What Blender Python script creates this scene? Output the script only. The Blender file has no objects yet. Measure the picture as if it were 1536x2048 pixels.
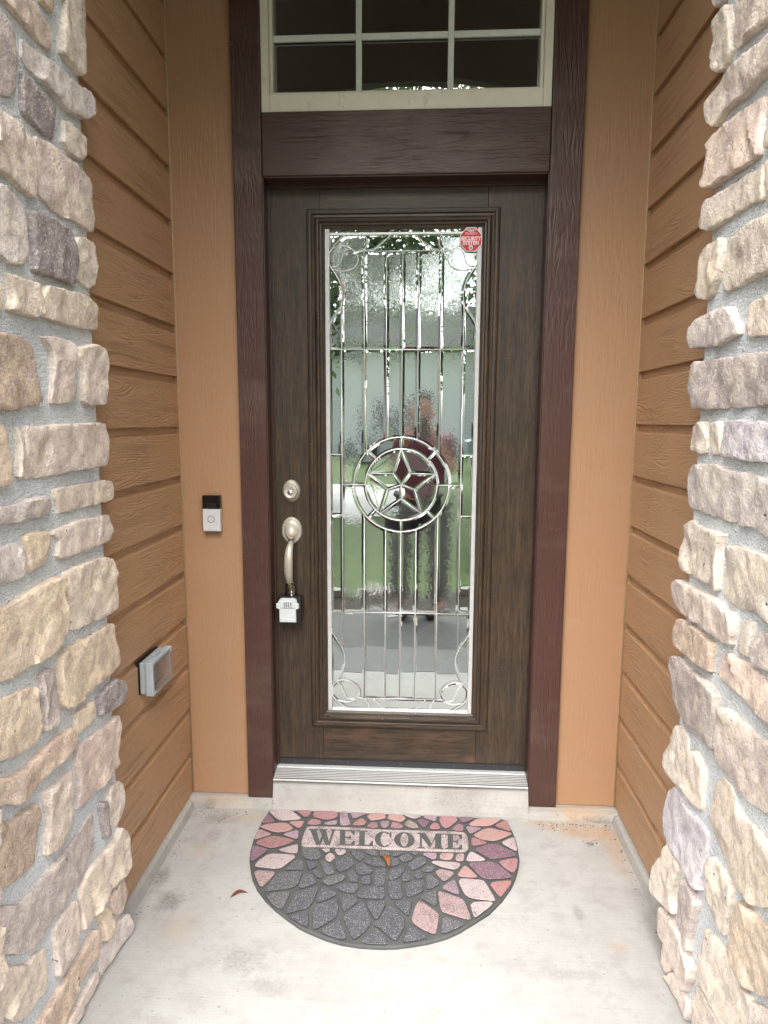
import bpy, bmesh, math, random
from mathutils import Vector, Matrix, noise
from mathutils.geometry import delaunay_2d_cdt

random.seed(7)
scene = bpy.context.scene
COL = scene.collection
R = math.radians

# ------------------------------------------------------------------ camera
CAM = Vector((0.0, -2.2955, 1.4125))
YAW, PITCH, ROLL, FPX = 0.05503, 0.13591, -0.00409, 1343.46
_f = Vector((-math.sin(YAW) * math.cos(PITCH), math.cos(YAW) * math.cos(PITCH), -math.sin(PITCH)))
_r0 = Vector((math.cos(YAW), math.sin(YAW), 0))
_d0 = _f.cross(_r0)
_r = _r0 * math.cos(ROLL) + _d0 * math.sin(ROLL)
_d = -_r0 * math.sin(ROLL) + _d0 * math.cos(ROLL)
cd = bpy.data.cameras.new('camera')
cam = bpy.data.objects.new('camera', cd)
COL.objects.link(cam)
cam.matrix_world = Matrix(((_r.x, -_d.x, -_f.x, CAM.x), (_r.y, -_d.y, -_f.y, CAM.y), (_r.z, -_d.z, -_f.z, CAM.z), (0, 0, 0, 1)))
cd.sensor_fit = 'VERTICAL'
cd.sensor_height = 24.0
cd.lens = FPX / 2048 * 24.0
cd.clip_start = 0.02
cd.clip_end = 500
scene.camera = cam

# ------------------------------------------------------------------ sky, sun, exposure
SUN_EL, SUN_AZ = R(50), R(188)        # azimuth measured from +Y, clockwise
w = bpy.data.worlds.new('World')
scene.world = w
w.use_nodes = True
nt = w.node_tree
sky = nt.nodes.new('ShaderNodeTexSky')
sky.sky_type = 'NISHITA'
sky.sun_disc = False
sky.sun_elevation = SUN_EL
sky.sun_rotation = SUN_AZ
sky.dust_density = 4.0
sky.ozone_density = 0.6
hs = nt.nodes.new('ShaderNodeHueSaturation')
hs.inputs['Saturation'].default_value = 0.22
bg = nt.nodes['Background']
bg.inputs['Strength'].default_value = 0.15
nt.links.new(sky.outputs[0], hs.inputs['Color'])
nt.links.new(hs.outputs[0], bg.inputs['Color'])
sl = bpy.data.lights.new('sun', 'SUN')
sl.energy = 1.5
sl.angle = R(64)
sl.color = (1.0, 0.97, 0.925)
sun = bpy.data.objects.new('sun', sl)
COL.objects.link(sun)
sdir = Vector((math.sin(SUN_AZ) * math.cos(SUN_EL), math.cos(SUN_AZ) * math.cos(SUN_EL), math.sin(SUN_EL)))
sun.rotation_euler = sdir.to_track_quat('Z', 'Y').to_euler()
sun.location = (0, 6, 12)
vs = scene.view_settings
vs.view_transform = 'Standard'
vs.look = 'None'
vs.exposure = 1.87
vs.gamma = 1.0
vs.use_curve_mapping = False
scene.cycles.use_denoising = True
scene.cycles.max_bounces = 6
scene.cycles.diffuse_bounces = 3
scene.cycles.use_adaptive_sampling = True
scene.cycles.adaptive_threshold = 0.01
scene.cycles.glossy_bounces = 4
scene.cycles.transparent_max_bounces = 12
scene.cycles.caustics_reflective = False
scene.cycles.caustics_refractive = False
scene.cycles.sample_clamp_indirect = 6.0

# ------------------------------------------------------------------ helpers: points
def ray(x, y):
    return _r * ((x - 768) / FPX) + _d * ((y - 1024) / FPX) + _f
def onX(x, y, X):
    d = ray(x, y); return CAM + d * ((X - CAM.x) / d.x)
def onY(x, y, Y):
    d = ray(x, y); return CAM + d * ((Y - CAM.y) / d.y)
def onZ(x, y, Z):
    d = ray(x, y); return CAM + d * ((Z - CAM.z) / d.z)
def lin(c):
    return tuple(((v / 255) / 12.92 if v <= 10 else ((v / 255 + 0.055) / 1.055) ** 2.4) for v in c)

# ------------------------------------------------------------------ helpers: objects
def tag(o, label=None, cat=None, group=None, kind=None):
    if label: o['label'] = label
    if cat: o['category'] = cat
    if group: o['group'] = group
    if kind: o['kind'] = kind
    return o
def link(o, parent=None):
    COL.objects.link(o)
    if parent is not None: o.parent = parent
    return o
def empty(name, loc=(0, 0, 0), parent=None):
    o = bpy.data.objects.new(name, None)
    o.location = loc
    o.empty_display_size = 0.05
    return link(o, parent)
def lpos(o):
    p = Vector((0, 0, 0))
    while o is not None:
        p = p + o.location; o = o.parent
    return p
def meshobj(name, verts, faces, mat, parent=None, smooth=False, mats=None, mi=None):
    """verts are world points; the object keeps its origin at the parent's origin"""
    off = lpos(parent)
    me = bpy.data.meshes.new(name)
    me.from_pydata([tuple(Vector(v) - off) for v in verts], [], faces)
    for m in (mats or [mat]): me.materials.append(m)
    if mi is not None: me.polygons.foreach_set('material_index', mi)
    if smooth: me.polygons.foreach_set('use_smooth', [True] * len(me.polygons))
    me.update()
    return link(bpy.data.objects.new(name, me), parent)
def bmobj(name, bm, mat, parent=None, smooth=False):
    off = lpos(parent)
    bmesh.ops.translate(bm, verts=bm.verts, vec=-off)
    bmesh.ops.recalc_face_normals(bm, faces=bm.faces)
    me = bpy.data.meshes.new(name)
    bm.to_mesh(me); bm.free()
    me.materials.append(mat)
    if smooth: me.polygons.foreach_set('use_smooth', [True] * len(me.polygons))
    return link(bpy.data.objects.new(name, me), parent)
def add_box(bm, x, y, z, bevel=0.0, seg=2):
    r = bmesh.ops.create_cube(bm, size=1.0)
    vs_ = r['verts']
    for v in vs_:
        v.co = Vector((x[0] + (v.co.x + .5) * (x[1] - x[0]), y[0] + (v.co.y + .5) * (y[1] - y[0]), z[0] + (v.co.z + .5) * (z[1] - z[0])))
    if bevel:
        es = list({e for v in vs_ for e in v.link_edges})
        bmesh.ops.bevel(bm, geom=es, offset=bevel, segments=seg, affect='EDGES', profile=0.5)
def box(name, x, y, z, mat, parent=None, bevel=0.0, seg=2):
    bm = bmesh.new(); add_box(bm, x, y, z, bevel, seg)
    return bmobj(name, bm, mat, parent)
def lathe(bm, prof, c, axis, n=40, sx=1.0, sy=1.0):
    """profile [(radius, height)] revolved about axis through c; sx, sy squash it to an oval"""
    axis = Vector(axis).normalized()
    up = Vector((0, 0, 1)) if abs(axis.z) < .9 else Vector((0, 1, 0))
    u = up.cross(axis).normalized(); v = axis.cross(u)
    rings = []
    for r, h in prof:
        rings.append([bm.verts.new(Vector(c) + axis * h + u * (r * sx * math.cos(a)) + v * (r * sy * math.sin(a))) for a in [2 * math.pi * i / n for i in range(n)]])
    for a, b in zip(rings, rings[1:]):
        for i in range(n):
            bm.faces.new((a[i], a[(i + 1) % n], b[(i + 1) % n], b[i]))
    bm.faces.new(rings[0]); bm.faces.new(rings[-1])
def tube(bm, pts, rad, n=8, flat=None):
    """swept tube; rad a number or a list; flat = (normal, factor) squashes along normal"""
    pts = [Vector(p) for p in pts]
    rads = rad if isinstance(rad, (list, tuple)) else [rad] * len(pts)
    rings = []
    ref = Vector((0, 1, 0))
    for i, p in enumerate(pts):
        t = (pts[min(i + 1, len(pts) - 1)] - pts[max(i - 1, 0)]).normalized()
        rf = ref if abs(t.dot(ref)) < .95 else Vector((1, 0, 0))
        u = t.cross(rf).normalized(); v = u.cross(t).normalized()
        k = flat or 1.0
        rings.append([bm.verts.new(p + u * (rads[i] * math.cos(a)) + v * (rads[i] * k * math.sin(a))) for a in [2 * math.pi * j / n for j in range(n)]])
    for a, b in zip(rings, rings[1:]):
        for j in range(n):
            bm.faces.new((a[j], a[(j + 1) % n], b[(j + 1) % n], b[j]))
    bm.faces.new(rings[0]); bm.faces.new(rings[-1])
def area2(p):
    return sum(p[i][0] * p[(i + 1) % len(p)][1] - p[(i + 1) % len(p)][0] * p[i][1] for i in range(len(p))) / 2
def ccw(p):
    p = [Vector((a[0], a[1])) for a in p]
    return p if area2(p) > 0 else p[::-1]
def perim(p):
    return sum((p[i] - p[i - 1]).length for i in range(len(p)))
def chaikin(p, k=.25):
    o = []
    for i in range(len(p)):
        a, b = p[i], p[(i + 1) % len(p)]
        o += [a.lerp(b, k), a.lerp(b, 1 - k)]
    return o
def resample(p, step):
    o = []
    for i in range(len(p)):
        a, b = p[i], p[(i + 1) % len(p)]
        n = max(1, int((b - a).length / step + .5))
        o += [a.lerp(b, j / n) for j in range(n)]
    return o
def inset(p, d):
    o = []
    n = len(p)
    for i in range(n):
        e1 = p[i] - p[i - 1]; e2 = p[(i + 1) % n] - p[i]
        if e1.length < 1e-7: e1 = e2
        if e2.length < 1e-7: e2 = e1
        n1 = Vector((-e1.y, e1.x)).normalized(); n2 = Vector((-e2.y, e2.x)).normalized()
        b = n1 + n2
        if b.length < 1e-4: b = n1.copy()
        b.normalize()
        o.append(p[i] + b * (d / max(.3, b.dot(n1))))
    return o
def inpoly(p, q):
    c = False
    for i in range(len(p)):
        a, b = p[i], p[i - 1]
        if (a.y > q.y) != (b.y > q.y) and q.x < (b.x - a.x) * (q.y - a.y) / (b.y - a.y) + a.x: c = not c
    return c
def segdist(q, a, b):
    ab = b - a
    t = max(0, min(1, (q - a).dot(ab) / max(1e-12, ab.length_squared)))
    return (q - a - ab * t).length
def spline(pts, sub=6):
    """Catmull-Rom through 2D points"""
    P = [Vector(p) for p in pts]
    P = [P[0] * 2 - P[1]] + P + [P[-1] * 2 - P[-2]]
    o = []
    for i in range(1, len(P) - 2):
        a, b, c, d = P[i - 1:i + 3]
        for j in range(sub):
            t = j / sub
            o.append(.5 * ((2 * b) + (c - a) * t + (2 * a - 5 * b + 4 * c - d) * t * t + (3 * b - a - 3 * c + d) * t ** 3))
    o.append(P[-2])
    return o

# ------------------------------------------------------------------ materials
class G:
    def __init__(s, name, **kw):
        s.m = bpy.data.materials.new(name)
        s.m.use_nodes = True
        s.t = s.m.node_tree
        s.b = s.t.nodes['Principled BSDF']
        s.set(s.b, kw)
    def set(s, n, ins):
        for k, v in ins.items():
            i = n.inputs[k if isinstance(k, int) else k.replace('_', ' ')]
            if isinstance(v, bpy.types.NodeSocket): s.t.links.new(v, i)
            elif isinstance(v, bpy.types.Node): s.t.links.new(v.outputs[0], i)
            elif isinstance(v, (tuple, list)) and i.type == 'RGBA' and len(v) == 3: i.default_value = (*v, 1)
            else: i.default_value = v
    def n(s, typ, props=None, **ins):
        n = s.t.nodes.new('ShaderNode' + typ)
        for k, v in (props or {}).items(): setattr(n, k, v)
        s.set(n, ins)
        return n
    def ni(s, typ, props, ins):
        n = s.t.nodes.new('ShaderNode' + typ)
        for k, v in (props or {}).items(): setattr(n, k, v)
        s.set(n, ins)
        return n
    def coord(s, scale=(1, 1, 1), what='Object', loc=(0, 0, 0)):
        c = s.n('TexCoord')
        return s.n('Mapping', Vector=c.outputs[what], Scale=scale, Location=loc)
    def noise(s, vec, scale=5, detail=4, rough=.55, dist=0, w=None):
        n = s.n('TexNoise', {'noise_dimensions': '4D' if w is not None else '3D'}, Vector=vec, Scale=scale, Detail=detail, Roughness=rough, Distortion=dist)
        if w is not None: s.set(n, {'W': w})
        return n.outputs['Fac']
    def math(s, op, a, b=0.0, c=0.0):
        return s.ni('Math', {'operation': op}, {0: a, 1: b, 2: c}).outputs[0]
    def ramp(s, fac, stops):
        n = s.n('ValToRGB', Fac=fac)
        e = n.color_ramp.elements
        while len(e) < len(stops): e.new(.5)
        for i, (p, c) in enumerate(stops):
            e[i].position = p
            c = c if isinstance(c, (tuple, list)) else (c, c, c)
            e[i].color = (*c[:3], 1)
        return n.outputs[0]
    def mix(s, fac, a, b, mode='MIX'):
        return s.ni('Mix', {'data_type': 'RGBA', 'blend_type': mode}, {0: fac, 6: a, 7: b}).outputs[2]
    def rnd(s, k=37.0):
        o = s.n('ObjectInfo')
        return s.math('MULTIPLY', o.outputs['Random'], k)
    def bump(s, h, strength=.5, dist=.002, normal=None):
        n = s.n('Bump', Height=h, Strength=strength, Distance=dist)
        if normal is not None: s.set(n, {'Normal': normal})
        return n.outputs[0]
    def out(s, **kw):
        s.set(s.b, kw)
        return s.m
def plain(name, col, rough=.5, metal=0.0, **kw):
    g = G(name)
    v = g.noise(g.coord(), 60, 3)
    c = g.mix(v, tuple(x * .86 for x in col), tuple(min(1, x * 1.12) for x in col))
    return g.out(Base_Color=c, Roughness=rough, Metallic=metal, **kw)

def painted_wood(name, col, along, freq, contour, amp, rough=.5, stretch=.16, var=.12):
    """embossed wood grain under paint: contour lines of a stretched noise"""
    g = G(name)
    sc = [freq, freq, freq]
    sc['xyz'.index(along)] = freq * stretch
    v = g.coord(tuple(sc))
    rn = g.rnd()
    a = g.noise(v, 1.0, 2.0, .5, .25, w=rn)
    s_ = g.math('SINE', g.math('MULTIPLY', a, contour))
    s_ = g.math('MULTIPLY_ADD', s_, .5, .5)
    s_ = g.math('POWER', s_, .6)
    patch = g.ramp(g.noise(g.coord((3, 3, 3)), 2.2, 2, w=rn), [(.36, .15), (.62, 1.0)])
    h = g.math('MULTIPLY', s_, patch)
    fine = g.noise(g.coord(tuple(x * 9 for x in sc)), 1.0, 3)
    h = g.math('ADD', h, g.math('MULTIPLY', fine, .7))
    big = g.noise(g.coord((1, 1, 1)), 1.7, 3, w=rn)
    c = g.mix(big, tuple(x * (1 - var) for x in col), tuple(x * (1 + var) for x in col))
    dirt = g.ramp(g.noise(g.coord(), 90, 2), [(.70, 0.0), (.78, .25)])
    c = g.mix(dirt, c, tuple(x * .45 for x in col))
    chip = g.ramp(g.noise(g.coord(), 55, 2, .7), [(.775, 0.0), (.795, .55)])
    c = g.mix(chip, c, (.52, .44, .36))
    dust = g.ramp(g.noise(g.coord((1, 1, 2.5)), 3.5, 4, .65, w=rn), [(.50, 0.0), (.75, .12)])
    c = g.mix(dust, c, (.40, .33, .26))
    ro = g.math('MULTIPLY_ADD', big, .2, rough - .1)
    return g.out(Base_Color=c, Roughness=ro, Normal=g.bump(h, .9, amp))

TAN = (.415, .248, .138)
BROWN = (.066, .0295, .0235)
M_SIDING = painted_wood('siding_paint', TAN, 'y', 17, 170, .0019, .5, .10, .07)
M_TAN = painted_wood('tan_board_paint', (.370, .210, .116), 'z', 34, 40, .0006, .5, var=.06)
M_CASING_V = painted_wood('brown_casing_paint', BROWN, 'z', 42, 34, .0011, .40)
M_CASING_H = painted_wood('brown_header_paint', BROWN, 'x', 42, 34, .0013, .36)
M_JAMB = plain('brown_jamb_paint', (.055, .025, .019), .38)

def door_wood(name, along, warm=0.0):
    g = G(name)
    sc = [60, 60, 60]; sc['xyz'.index(along)] = 3.0
    sf = [260, 260, 260]; sf['xyz'.index(along)] = 14
    rn = g.rnd()
    a = g.noise(g.coord(tuple(sc)), 1, 4, .6, .4, w=rn)
    f = g.noise(g.coord(tuple(sf)), 1, 3, .7, w=rn)
    c = g.ramp(a, [(.25, (.026, .0165, .010)), (.5, (.055, .035, .0205)), (.78, (.094, .059, .035))])
    c = g.mix(g.ramp(f, [(.38, .75), (.56, 0.0)]), c, (.010, .008, .007))
    wp = g.ramp(g.noise(g.coord((5, 5, 9)), 1.2, 4, .6), [(.50, 0.0), (.68, 1.0)])
    c = g.mix(g.math('MULTIPLY', wp, .10 + warm), c, (.125, .066, .042))
    sp = g.ramp(g.noise(g.coord(), 130, 1), [(.775, 0.0), (.80, 1.0)])
    c = g.mix(sp, c, (.25, .2, .15))
    ro = g.math('MULTIPLY_ADD', a, .25, .30)
    return g.out(Base_Color=c, Roughness=ro, Normal=g.bump(f, .5, .0006))
M_DOOR_V = door_wood('door_wood_upright', 'z')
M_DOOR_H = door_wood('door_wood_level', 'x')
M_DOOR_W = door_wood('door_wood_worn', 'x', .55)

def stone_mat():
    g = G('veneer_stone')
    o = g.n('ObjectInfo')
    rn = g.math('MULTIPLY', o.outputs['Random'], 53.0)
    base = o.outputs['Color']
    v = g.coord()
    big = g.noise(v, 9, 3, .55, .6, w=rn)
    mid = g.noise(v, 30, 5, .65, .3, w=rn)
    fine = g.noise(v, 210, 2, .6, w=rn)
    warm = g.mix(1.0, base, (1.07, 1.02, .92), 'MULTIPLY')
    cool = g.mix(1.0, base, (.86, .81, .82), 'MULTIPLY')
    c = g.mix(g.ramp(big, [(.36, 0.0), (.62, 1.0)]), cool, warm)
    c = g.mix(g.ramp(mid, [(.40, .85), (.56, 0.0)]), c, g.mix(1.0, base, (.68, .62, .62), 'MULTIPLY'))
    c = g.mix(g.ramp(mid, [(.58, 0.0), (.74, .55)]), c, (.74, .68, .60))
    c = g.mix(g.ramp(fine, [(.36, .50), (.43, 0.0)]), c, g.mix(1.0, base, (.45, .42, .42), 'MULTIPLY'))
    c = g.mix(g.ramp(fine, [(.57, 0.0), (.63, .55)]), c, (.80, .76, .70))
    pits = g.ramp(g.noise(v, 75, 1, w=rn), [(.21, 1.0), (.25, 0.0)])
    c = g.mix(pits, c, (.10, .085, .075))
    h = g.math('ADD', g.math('MULTIPLY', mid, 1.0), g.math('MULTIPLY', fine, .5))
    h = g.math('SUBTRACT', h, g.math('MULTIPLY', pits, .5))
    return g.out(Base_Color=c, Roughness=.9, Normal=g.bump(h, .9, .0055))
M_STONE = stone_mat()
def mortar_mat():
    g = G('mortar')
    a = g.noise(g.coord((1, 7, 30)), 6, 4, .6)
    b = g.noise(g.coord(), 220, 2)
    k = g.noise(g.coord(), 9, 3)
    c = g.mix(k, (.66, .70, .725), (.80, .83, .85))
    c = g.mix(g.ramp(b, [(.32, .6), (.46, 0.0)]), c, (.26, .27, .275))
    c = g.mix(g.ramp(g.noise(g.coord((1, 5, 16)), 9, 4, .65), [(.56, 0.0), (.68, .6)]), c, (.78, .79, .79))
    c = g.mix(g.ramp(g.noise(g.coord(), 130, 1), [(.20, 1.0), (.25, 0.0)]), c, (.10, .10, .10))
    return g.out(Base_Color=c, Roughness=.92, Normal=g.bump(g.math('ADD', a, g.math('MULTIPLY', b, .6)), 1.0, .010))
M_MORTAR = mortar_mat()

def concrete_mat(name, base, spots):
    g = G(name)
    v = g.coord()
    big = g.noise(v, 2.3, 5, .6)
    mid = g.noise(v, 14, 5, .65)
    fine = g.noise(v, 240, 2)
    broom = g.noise(g.coord((2, 260, 2)), 1, 2, .6)
    c = g.mix(big, tuple(x * .90 for x in base), tuple(x * 1.1 for x in base))
    c = g.mix(g.ramp(g.noise(v, 5.5, 5, .7), [(.40, .55), (.58, 0.0)]), c, tuple(x * y for x, y in zip(base, (.84, .83, .82))))
    c = g.mix(g.ramp(mid, [(.36, .7), (.50, 0.0)]), c, tuple(x * y for x, y in zip(base, (.80, .79, .77))))
    c = g.mix(g.ramp(fine, [(.30, .45), (.40, 0.0)]), c, tuple(x * .55 for x in base))
    c = g.mix(g.ramp(broom, [(.35, .16), (.6, 0.0)]), c, tuple(x * .6 for x in base))
    specks = g.ramp(g.noise(v, 85, 1), [(.765, 0.0), (.785, .8)])
    c = g.mix(specks, c, (.10, .085, .07))
    geo = g.n('NewGeometry')
    if spots:
        wob = g.math('MULTIPLY_ADD', g.noise(v, 26, 4, .7), 1.5, -.75)
        spk = g.ramp(g.noise(v, 120, 3, .7), [(.35, .3), (.6, 1.0)])
    for (x, y, rx, ry, col, amt) in spots:
        d = g.ni('VectorMath', {'operation': 'SUBTRACT'}, {0: geo.outputs['Position'], 1: (x, y, 0)})
        d = g.ni('VectorMath', {'operation': 'MULTIPLY'}, {0: d.outputs[0], 1: (1 / rx, 1 / ry, 0)})
        ln = g.ni('VectorMath', {'operation': 'LENGTH'}, {0: d.outputs[0]}).outputs['Value']
        f = g.ramp(g.math('ADD', ln, wob), [(.35, amt), (1.0, 0.0)])
        f = g.math('MULTIPLY', f, spk)
        c = g.mix(f, c, col)
    h = g.math('ADD', g.math('MULTIPLY', broom, .6), g.math('ADD', mid, g.math('MULTIPLY', fine, .5)))
    return g.out(Base_Color=c, Roughness=.85, Normal=g.bump(h, .5, .0018))
BK = (.13, .125, .115); RU = (.42, .25, .12); SD = (.40, .33, .24)
M_FLOOR = concrete_mat('porch_concrete', (.405, .402, .388), [
    (-.73, -.52, .05, .06, BK, .75), (-.79, -.42, .03, .06, BK, .6), (-.46, -.72, .07, .06, BK, .45), (-.36, -.80, .10, .04, BK, .3),
    (.60, -.10, .17, .06, RU, .75), (.66, -.20, .05, .17, RU, .55), (.45, -.06, .11, .04, RU, .5), (.58, -.17, .02, .02, BK, .9),
    (-.62, -.09, .14, .05, SD, .7), (-.70, -.10, .08, .04, BK, .45), (-.72, -.28, .05, .05, SD, .6), (-.70, -.20, .04, .05, BK, .4), (-.66, -.62, .06, .08, SD, .5),
    (.47, -.50, .02, .05, BK, .45), (.55, -.62, .04, .02, RU, .5), (.38, -.72, .14, .025, BK, .3), (-.20, -.86, .30, .10, (.36, .35, .34), .35), (.25, -1.0, .3, .1, (.42, .41, .40), .35)])
M_CURB = concrete_mat('curb_concrete', (.39, .38, .355), [(-.72, -.03, .12, .03, RU, .45), (.58, -.03, .12, .04, RU, .7), (-.77, -.05, .05, .02, BK, .7), (.64, -.05, .10, .012, BK, .8), (.15, -.03, .12, .05, BK, .35)])
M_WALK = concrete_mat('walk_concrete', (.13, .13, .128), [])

def metal_mat(name, col, rough, rust=0.0, rcol=(.22, .10, .035), metal=1.0):
    g = G(name)
    v = g.coord()
    a = g.noise(v, 55, 4, .65)
    b = g.noise(v, 380, 2)
    c = g.mix(a, tuple(x * .75 for x in col), tuple(min(1, x * 1.1) for x in col))
    ru = g.ramp(g.noise(v, 70, 4, .7), [(.66 - rust * .25, 0.0), (.74 - rust * .2, 1.0)])
    c = g.mix(g.math('MULTIPLY', ru, min(1, rust * 2)), c, rcol)
    me = g.math('MULTIPLY_ADD', g.math('MULTIPLY', ru, min(1, rust * 2)), -.8 * metal, metal)
    return g.out(Base_Color=c, Metallic=me, Roughness=g.math('MULTIPLY_ADD', a, .25, rough - .1), Normal=g.bump(b, .15, .0003))
M_NICKEL = metal_mat('aged_satin_nickel', (.50, .47, .40), .46, .28, metal=.45)
M_RUSTY = metal_mat('rusted_handle_metal', (.42, .33, .20), .5, .6, (.26, .135, .05), metal=.4)
M_CAME = plain('silver_came', (.80, .81, .81), .30, .3)
M_BORDER = plain('dull_silver_border', (.56, .57, .57), .35, .3)
M_CHROME = metal_mat('polished_steel', (.62, .61, .60), .15)
M_ALU = plain('mill_aluminium', (.66, .67, .67), .42, .4)
M_BLACK = plain('black_plastic', (.012, .012, .013), .3)
M_BLKGLOSS = plain('glossy_black_plastic', (.006, .006, .007), .06)
M_RUBBER = plain('black_rubber_sweep', (.018, .018, .02), .5)
M_SILVER = plain('satin_silver_shell', (.60, .60, .61), .5, .1)
M_LBGREY = plain('pale_grey_plastic', (.55, .59, .60), .35)
M_LBDARK = plain('dial_dark', (.05, .05, .05), .5)
M_BOXGREY = plain('weathered_grey_plastic', (.36, .40, .42), .45)
M_CREAM = None
def cream():
    g = G('cream_window_frame')
    a = g.noise(g.coord(), 18, 4, .65)
    c = g.mix(a, (.70, .67, .54), (.84, .82, .71))
    st = g.ramp(g.noise(g.coord((1, 1, .4)), 22, 4, .7), [(.62, 0.0), (.74, .7)])
    c = g.mix(st, c, (.33, .28, .16))
    return g.out(Base_Color=c, Roughness=.5)
M_CREAM = cream()
M_MUNTIN = plain('pale_muntin_paint', (.76, .81, .78), .4)
M_CAULK = plain('corner_caulk', (.40, .27, .15), .6)

def glass_mat(name, refl, tint, textured=False, clear=(.8, .83, .82), rough=.0):
    g = G(name)
    t = g.t
    out = t.nodes['Material Output']
    t.nodes.remove(g.b)
    gl = g.n('BsdfGlossy', Color=tint, Roughness=rough)
    tr = g.n('BsdfTransparent', Color=clear)
    lw = g.n('LayerWeight', Blend=.25)
    f = g.math('MULTIPLY_ADD', lw.outputs['Fresnel'], .5, refl)
    if textured:
        v = g.coord((1, 1, 1))
        wv = g.n('TexNoise', Vector=v, Scale=60.0, Detail=1.0)
        wv = g.ni('VectorMath', {'operation': 'MULTIPLY_ADD'}, {0: wv.outputs['Color'], 1: (.02, .02, .02), 2: v.outputs[0]})
        a = g.n('TexVoronoi', {'feature': 'F1'}, Vector=wv.outputs[0], Scale=270.0)
        d_ = g.ni('VectorMath', {'operation': 'MULTIPLY_ADD'}, {0: a.outputs['Color'], 1: (.012, 0, .012), 2: (-.006, 0, -.006)})
        bp0 = g.bump(g.noise(v, 140, 1.5, .5, 1.0), .2, .0002)
        d_ = g.ni('VectorMath', {'operation': 'ADD'}, {0: d_.outputs[0], 1: bp0})
        bp = g.ni('VectorMath', {'operation': 'NORMALIZE'}, {0: d_.outputs[0]}).outputs[0]
        g.set(gl, {'Normal': bp})
        g2_ = g.n('BsdfGlossy', Color=(.95, .98, .98), Roughness=.42)
        gl = g.ni('MixShader', None, {0: .09, 1: gl.outputs[0], 2: g2_.outputs[0]})
    else:
        h = g.noise(g.coord(), 7, 1)
        bp = g.bump(h, .05, .004)
        g.set(gl, {'Normal': bp})
    m = g.ni('MixShader', None, {0: f, 1: tr.outputs[0], 2: gl.outputs[0]})
    t.links.new(m.outputs[0], out.inputs['Surface'])
    return g.m
M_GLASS = glass_mat('bevelled_clear_glass', .56, (.90, .96, .95))
M_GLASSTX = glass_mat('pebbled_glass', .70, (.88, .94, .93), True, rough=.0)
M_TRANSOM = glass_mat('transom_glass', .38, (.95, .97, .96))
M_COVER = glass_mat('clear_cover_plastic', .10, (1, 1, 1), rough=.12, clear=(.88, .88, .90))
M_INSIDE = plain('dim_interior', (.42, .36, .30), .9)

# ------------------------------------------------------------------ main dimensions
XL, XR = -.8356, .7099                    # siding faces
EXP = .1778 * .955                        # siding exposure
YD = .055                                 # door face
YG = .068                                 # door glass
JL, JR = -.517, .394                      # visible door edges
TL0, TL1 = -.620, -.5265                  # left casing outer / inner
TR0, TR1 = .3935 + .003, .4955            # right casing inner / outer
DZ0, DZ1 = .132, 2.178
HZ0, HZ1 = 2.194, 2.388                   # header board
CEIL = 3.95

# ------------------------------------------------------------------ ground and floor
bm = bmesh.new()
add_box(bm, (-1.6, 1.5), (-1.20, .12), (-.30, 0.0))
tag(bmobj('porch_floor', bm, M_FLOOR), 'pale weathered concrete porch floor with stains', None, None, 'structure')

M_FLOOR_DIM = concrete_mat('porch_concrete_dimmed', (.19, .19, .187), [])  # porch concrete darkened in colour to dim its reflection in the door glass
tag(box('porch_floor_dimmed', (-1.6, 1.5), (-1.62, -1.212), (-.30, -.002), M_FLOOR_DIM), 'outer part of the porch floor, coloured darker to dim its mirror image', None, None, 'structure')
g_ = G('lawn_soil')
c_ = g_.mix(g_.noise(g_.coord(), 3, 4), (.08, .135, .04), (.16, .23, .08))
c_ = g_.mix(g_.ramp(g_.noise(g_.coord((1, .35, 1)), 38, 4, .75), [(.35, .75), (.6, 0.0)]), c_, (.035, .06, .02))
c_ = g_.mix(g_.ramp(g_.noise(g_.coord(), .7, 3, .6), [(.5, 0.0), (.7, .5)]), c_, (.055, .085, .03))
M_LAWN = g_.out(Base_Color=c_, Roughness=.95, Normal=g_.bump(g_.noise(g_.coord(), 60, 4), 1.0, .03))
tag(meshobj('ground', [(-150, -200, -.20), (150, -200, -.20), (150, 60, -.20), (-150, 60, -.20)], [(0, 1, 2, 3)], M_LAWN), 'green lawn in front of the house', None, None, 'structure')
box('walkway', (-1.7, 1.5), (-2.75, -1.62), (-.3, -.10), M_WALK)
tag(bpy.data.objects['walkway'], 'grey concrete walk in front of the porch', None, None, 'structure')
g_ = G('mulch')
c_ = g_.mix(g_.noise(g_.coord(), 70, 4, .7), (.012, .010, .008), (.07, .052, .040))
M_MULCH = g_.out(Base_Color=c_, Roughness=.95, Normal=g_.bump(g_.noise(g_.coord(), 60, 4), 1.0, .03))
tag(meshobj('mulch_bed', [(-5, -3.55, -.15), (4, -3.55, -.15), (4, -2.70, -.15), (-5, -2.70, -.15), (-5, -3.6, -.25), (4, -3.6, -.25)], [(0, 1, 2, 3), (0, 4, 5, 1)], M_MULCH), 'dark mulch bed beside the walk', None, None, 'structure')
M_STREET = concrete_mat('street_concrete', (.52, .51, .49), [])
tag(meshobj('street', [(-60, -14.3, -.19), (-.35, -14.3, -.19), (-.35, -8.6, -.19), (-60, -8.6, -.19)], [(0, 1, 2, 3)], M_STREET), 'pale concrete drive beyond the lawn', None, None, 'structure')

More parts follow.
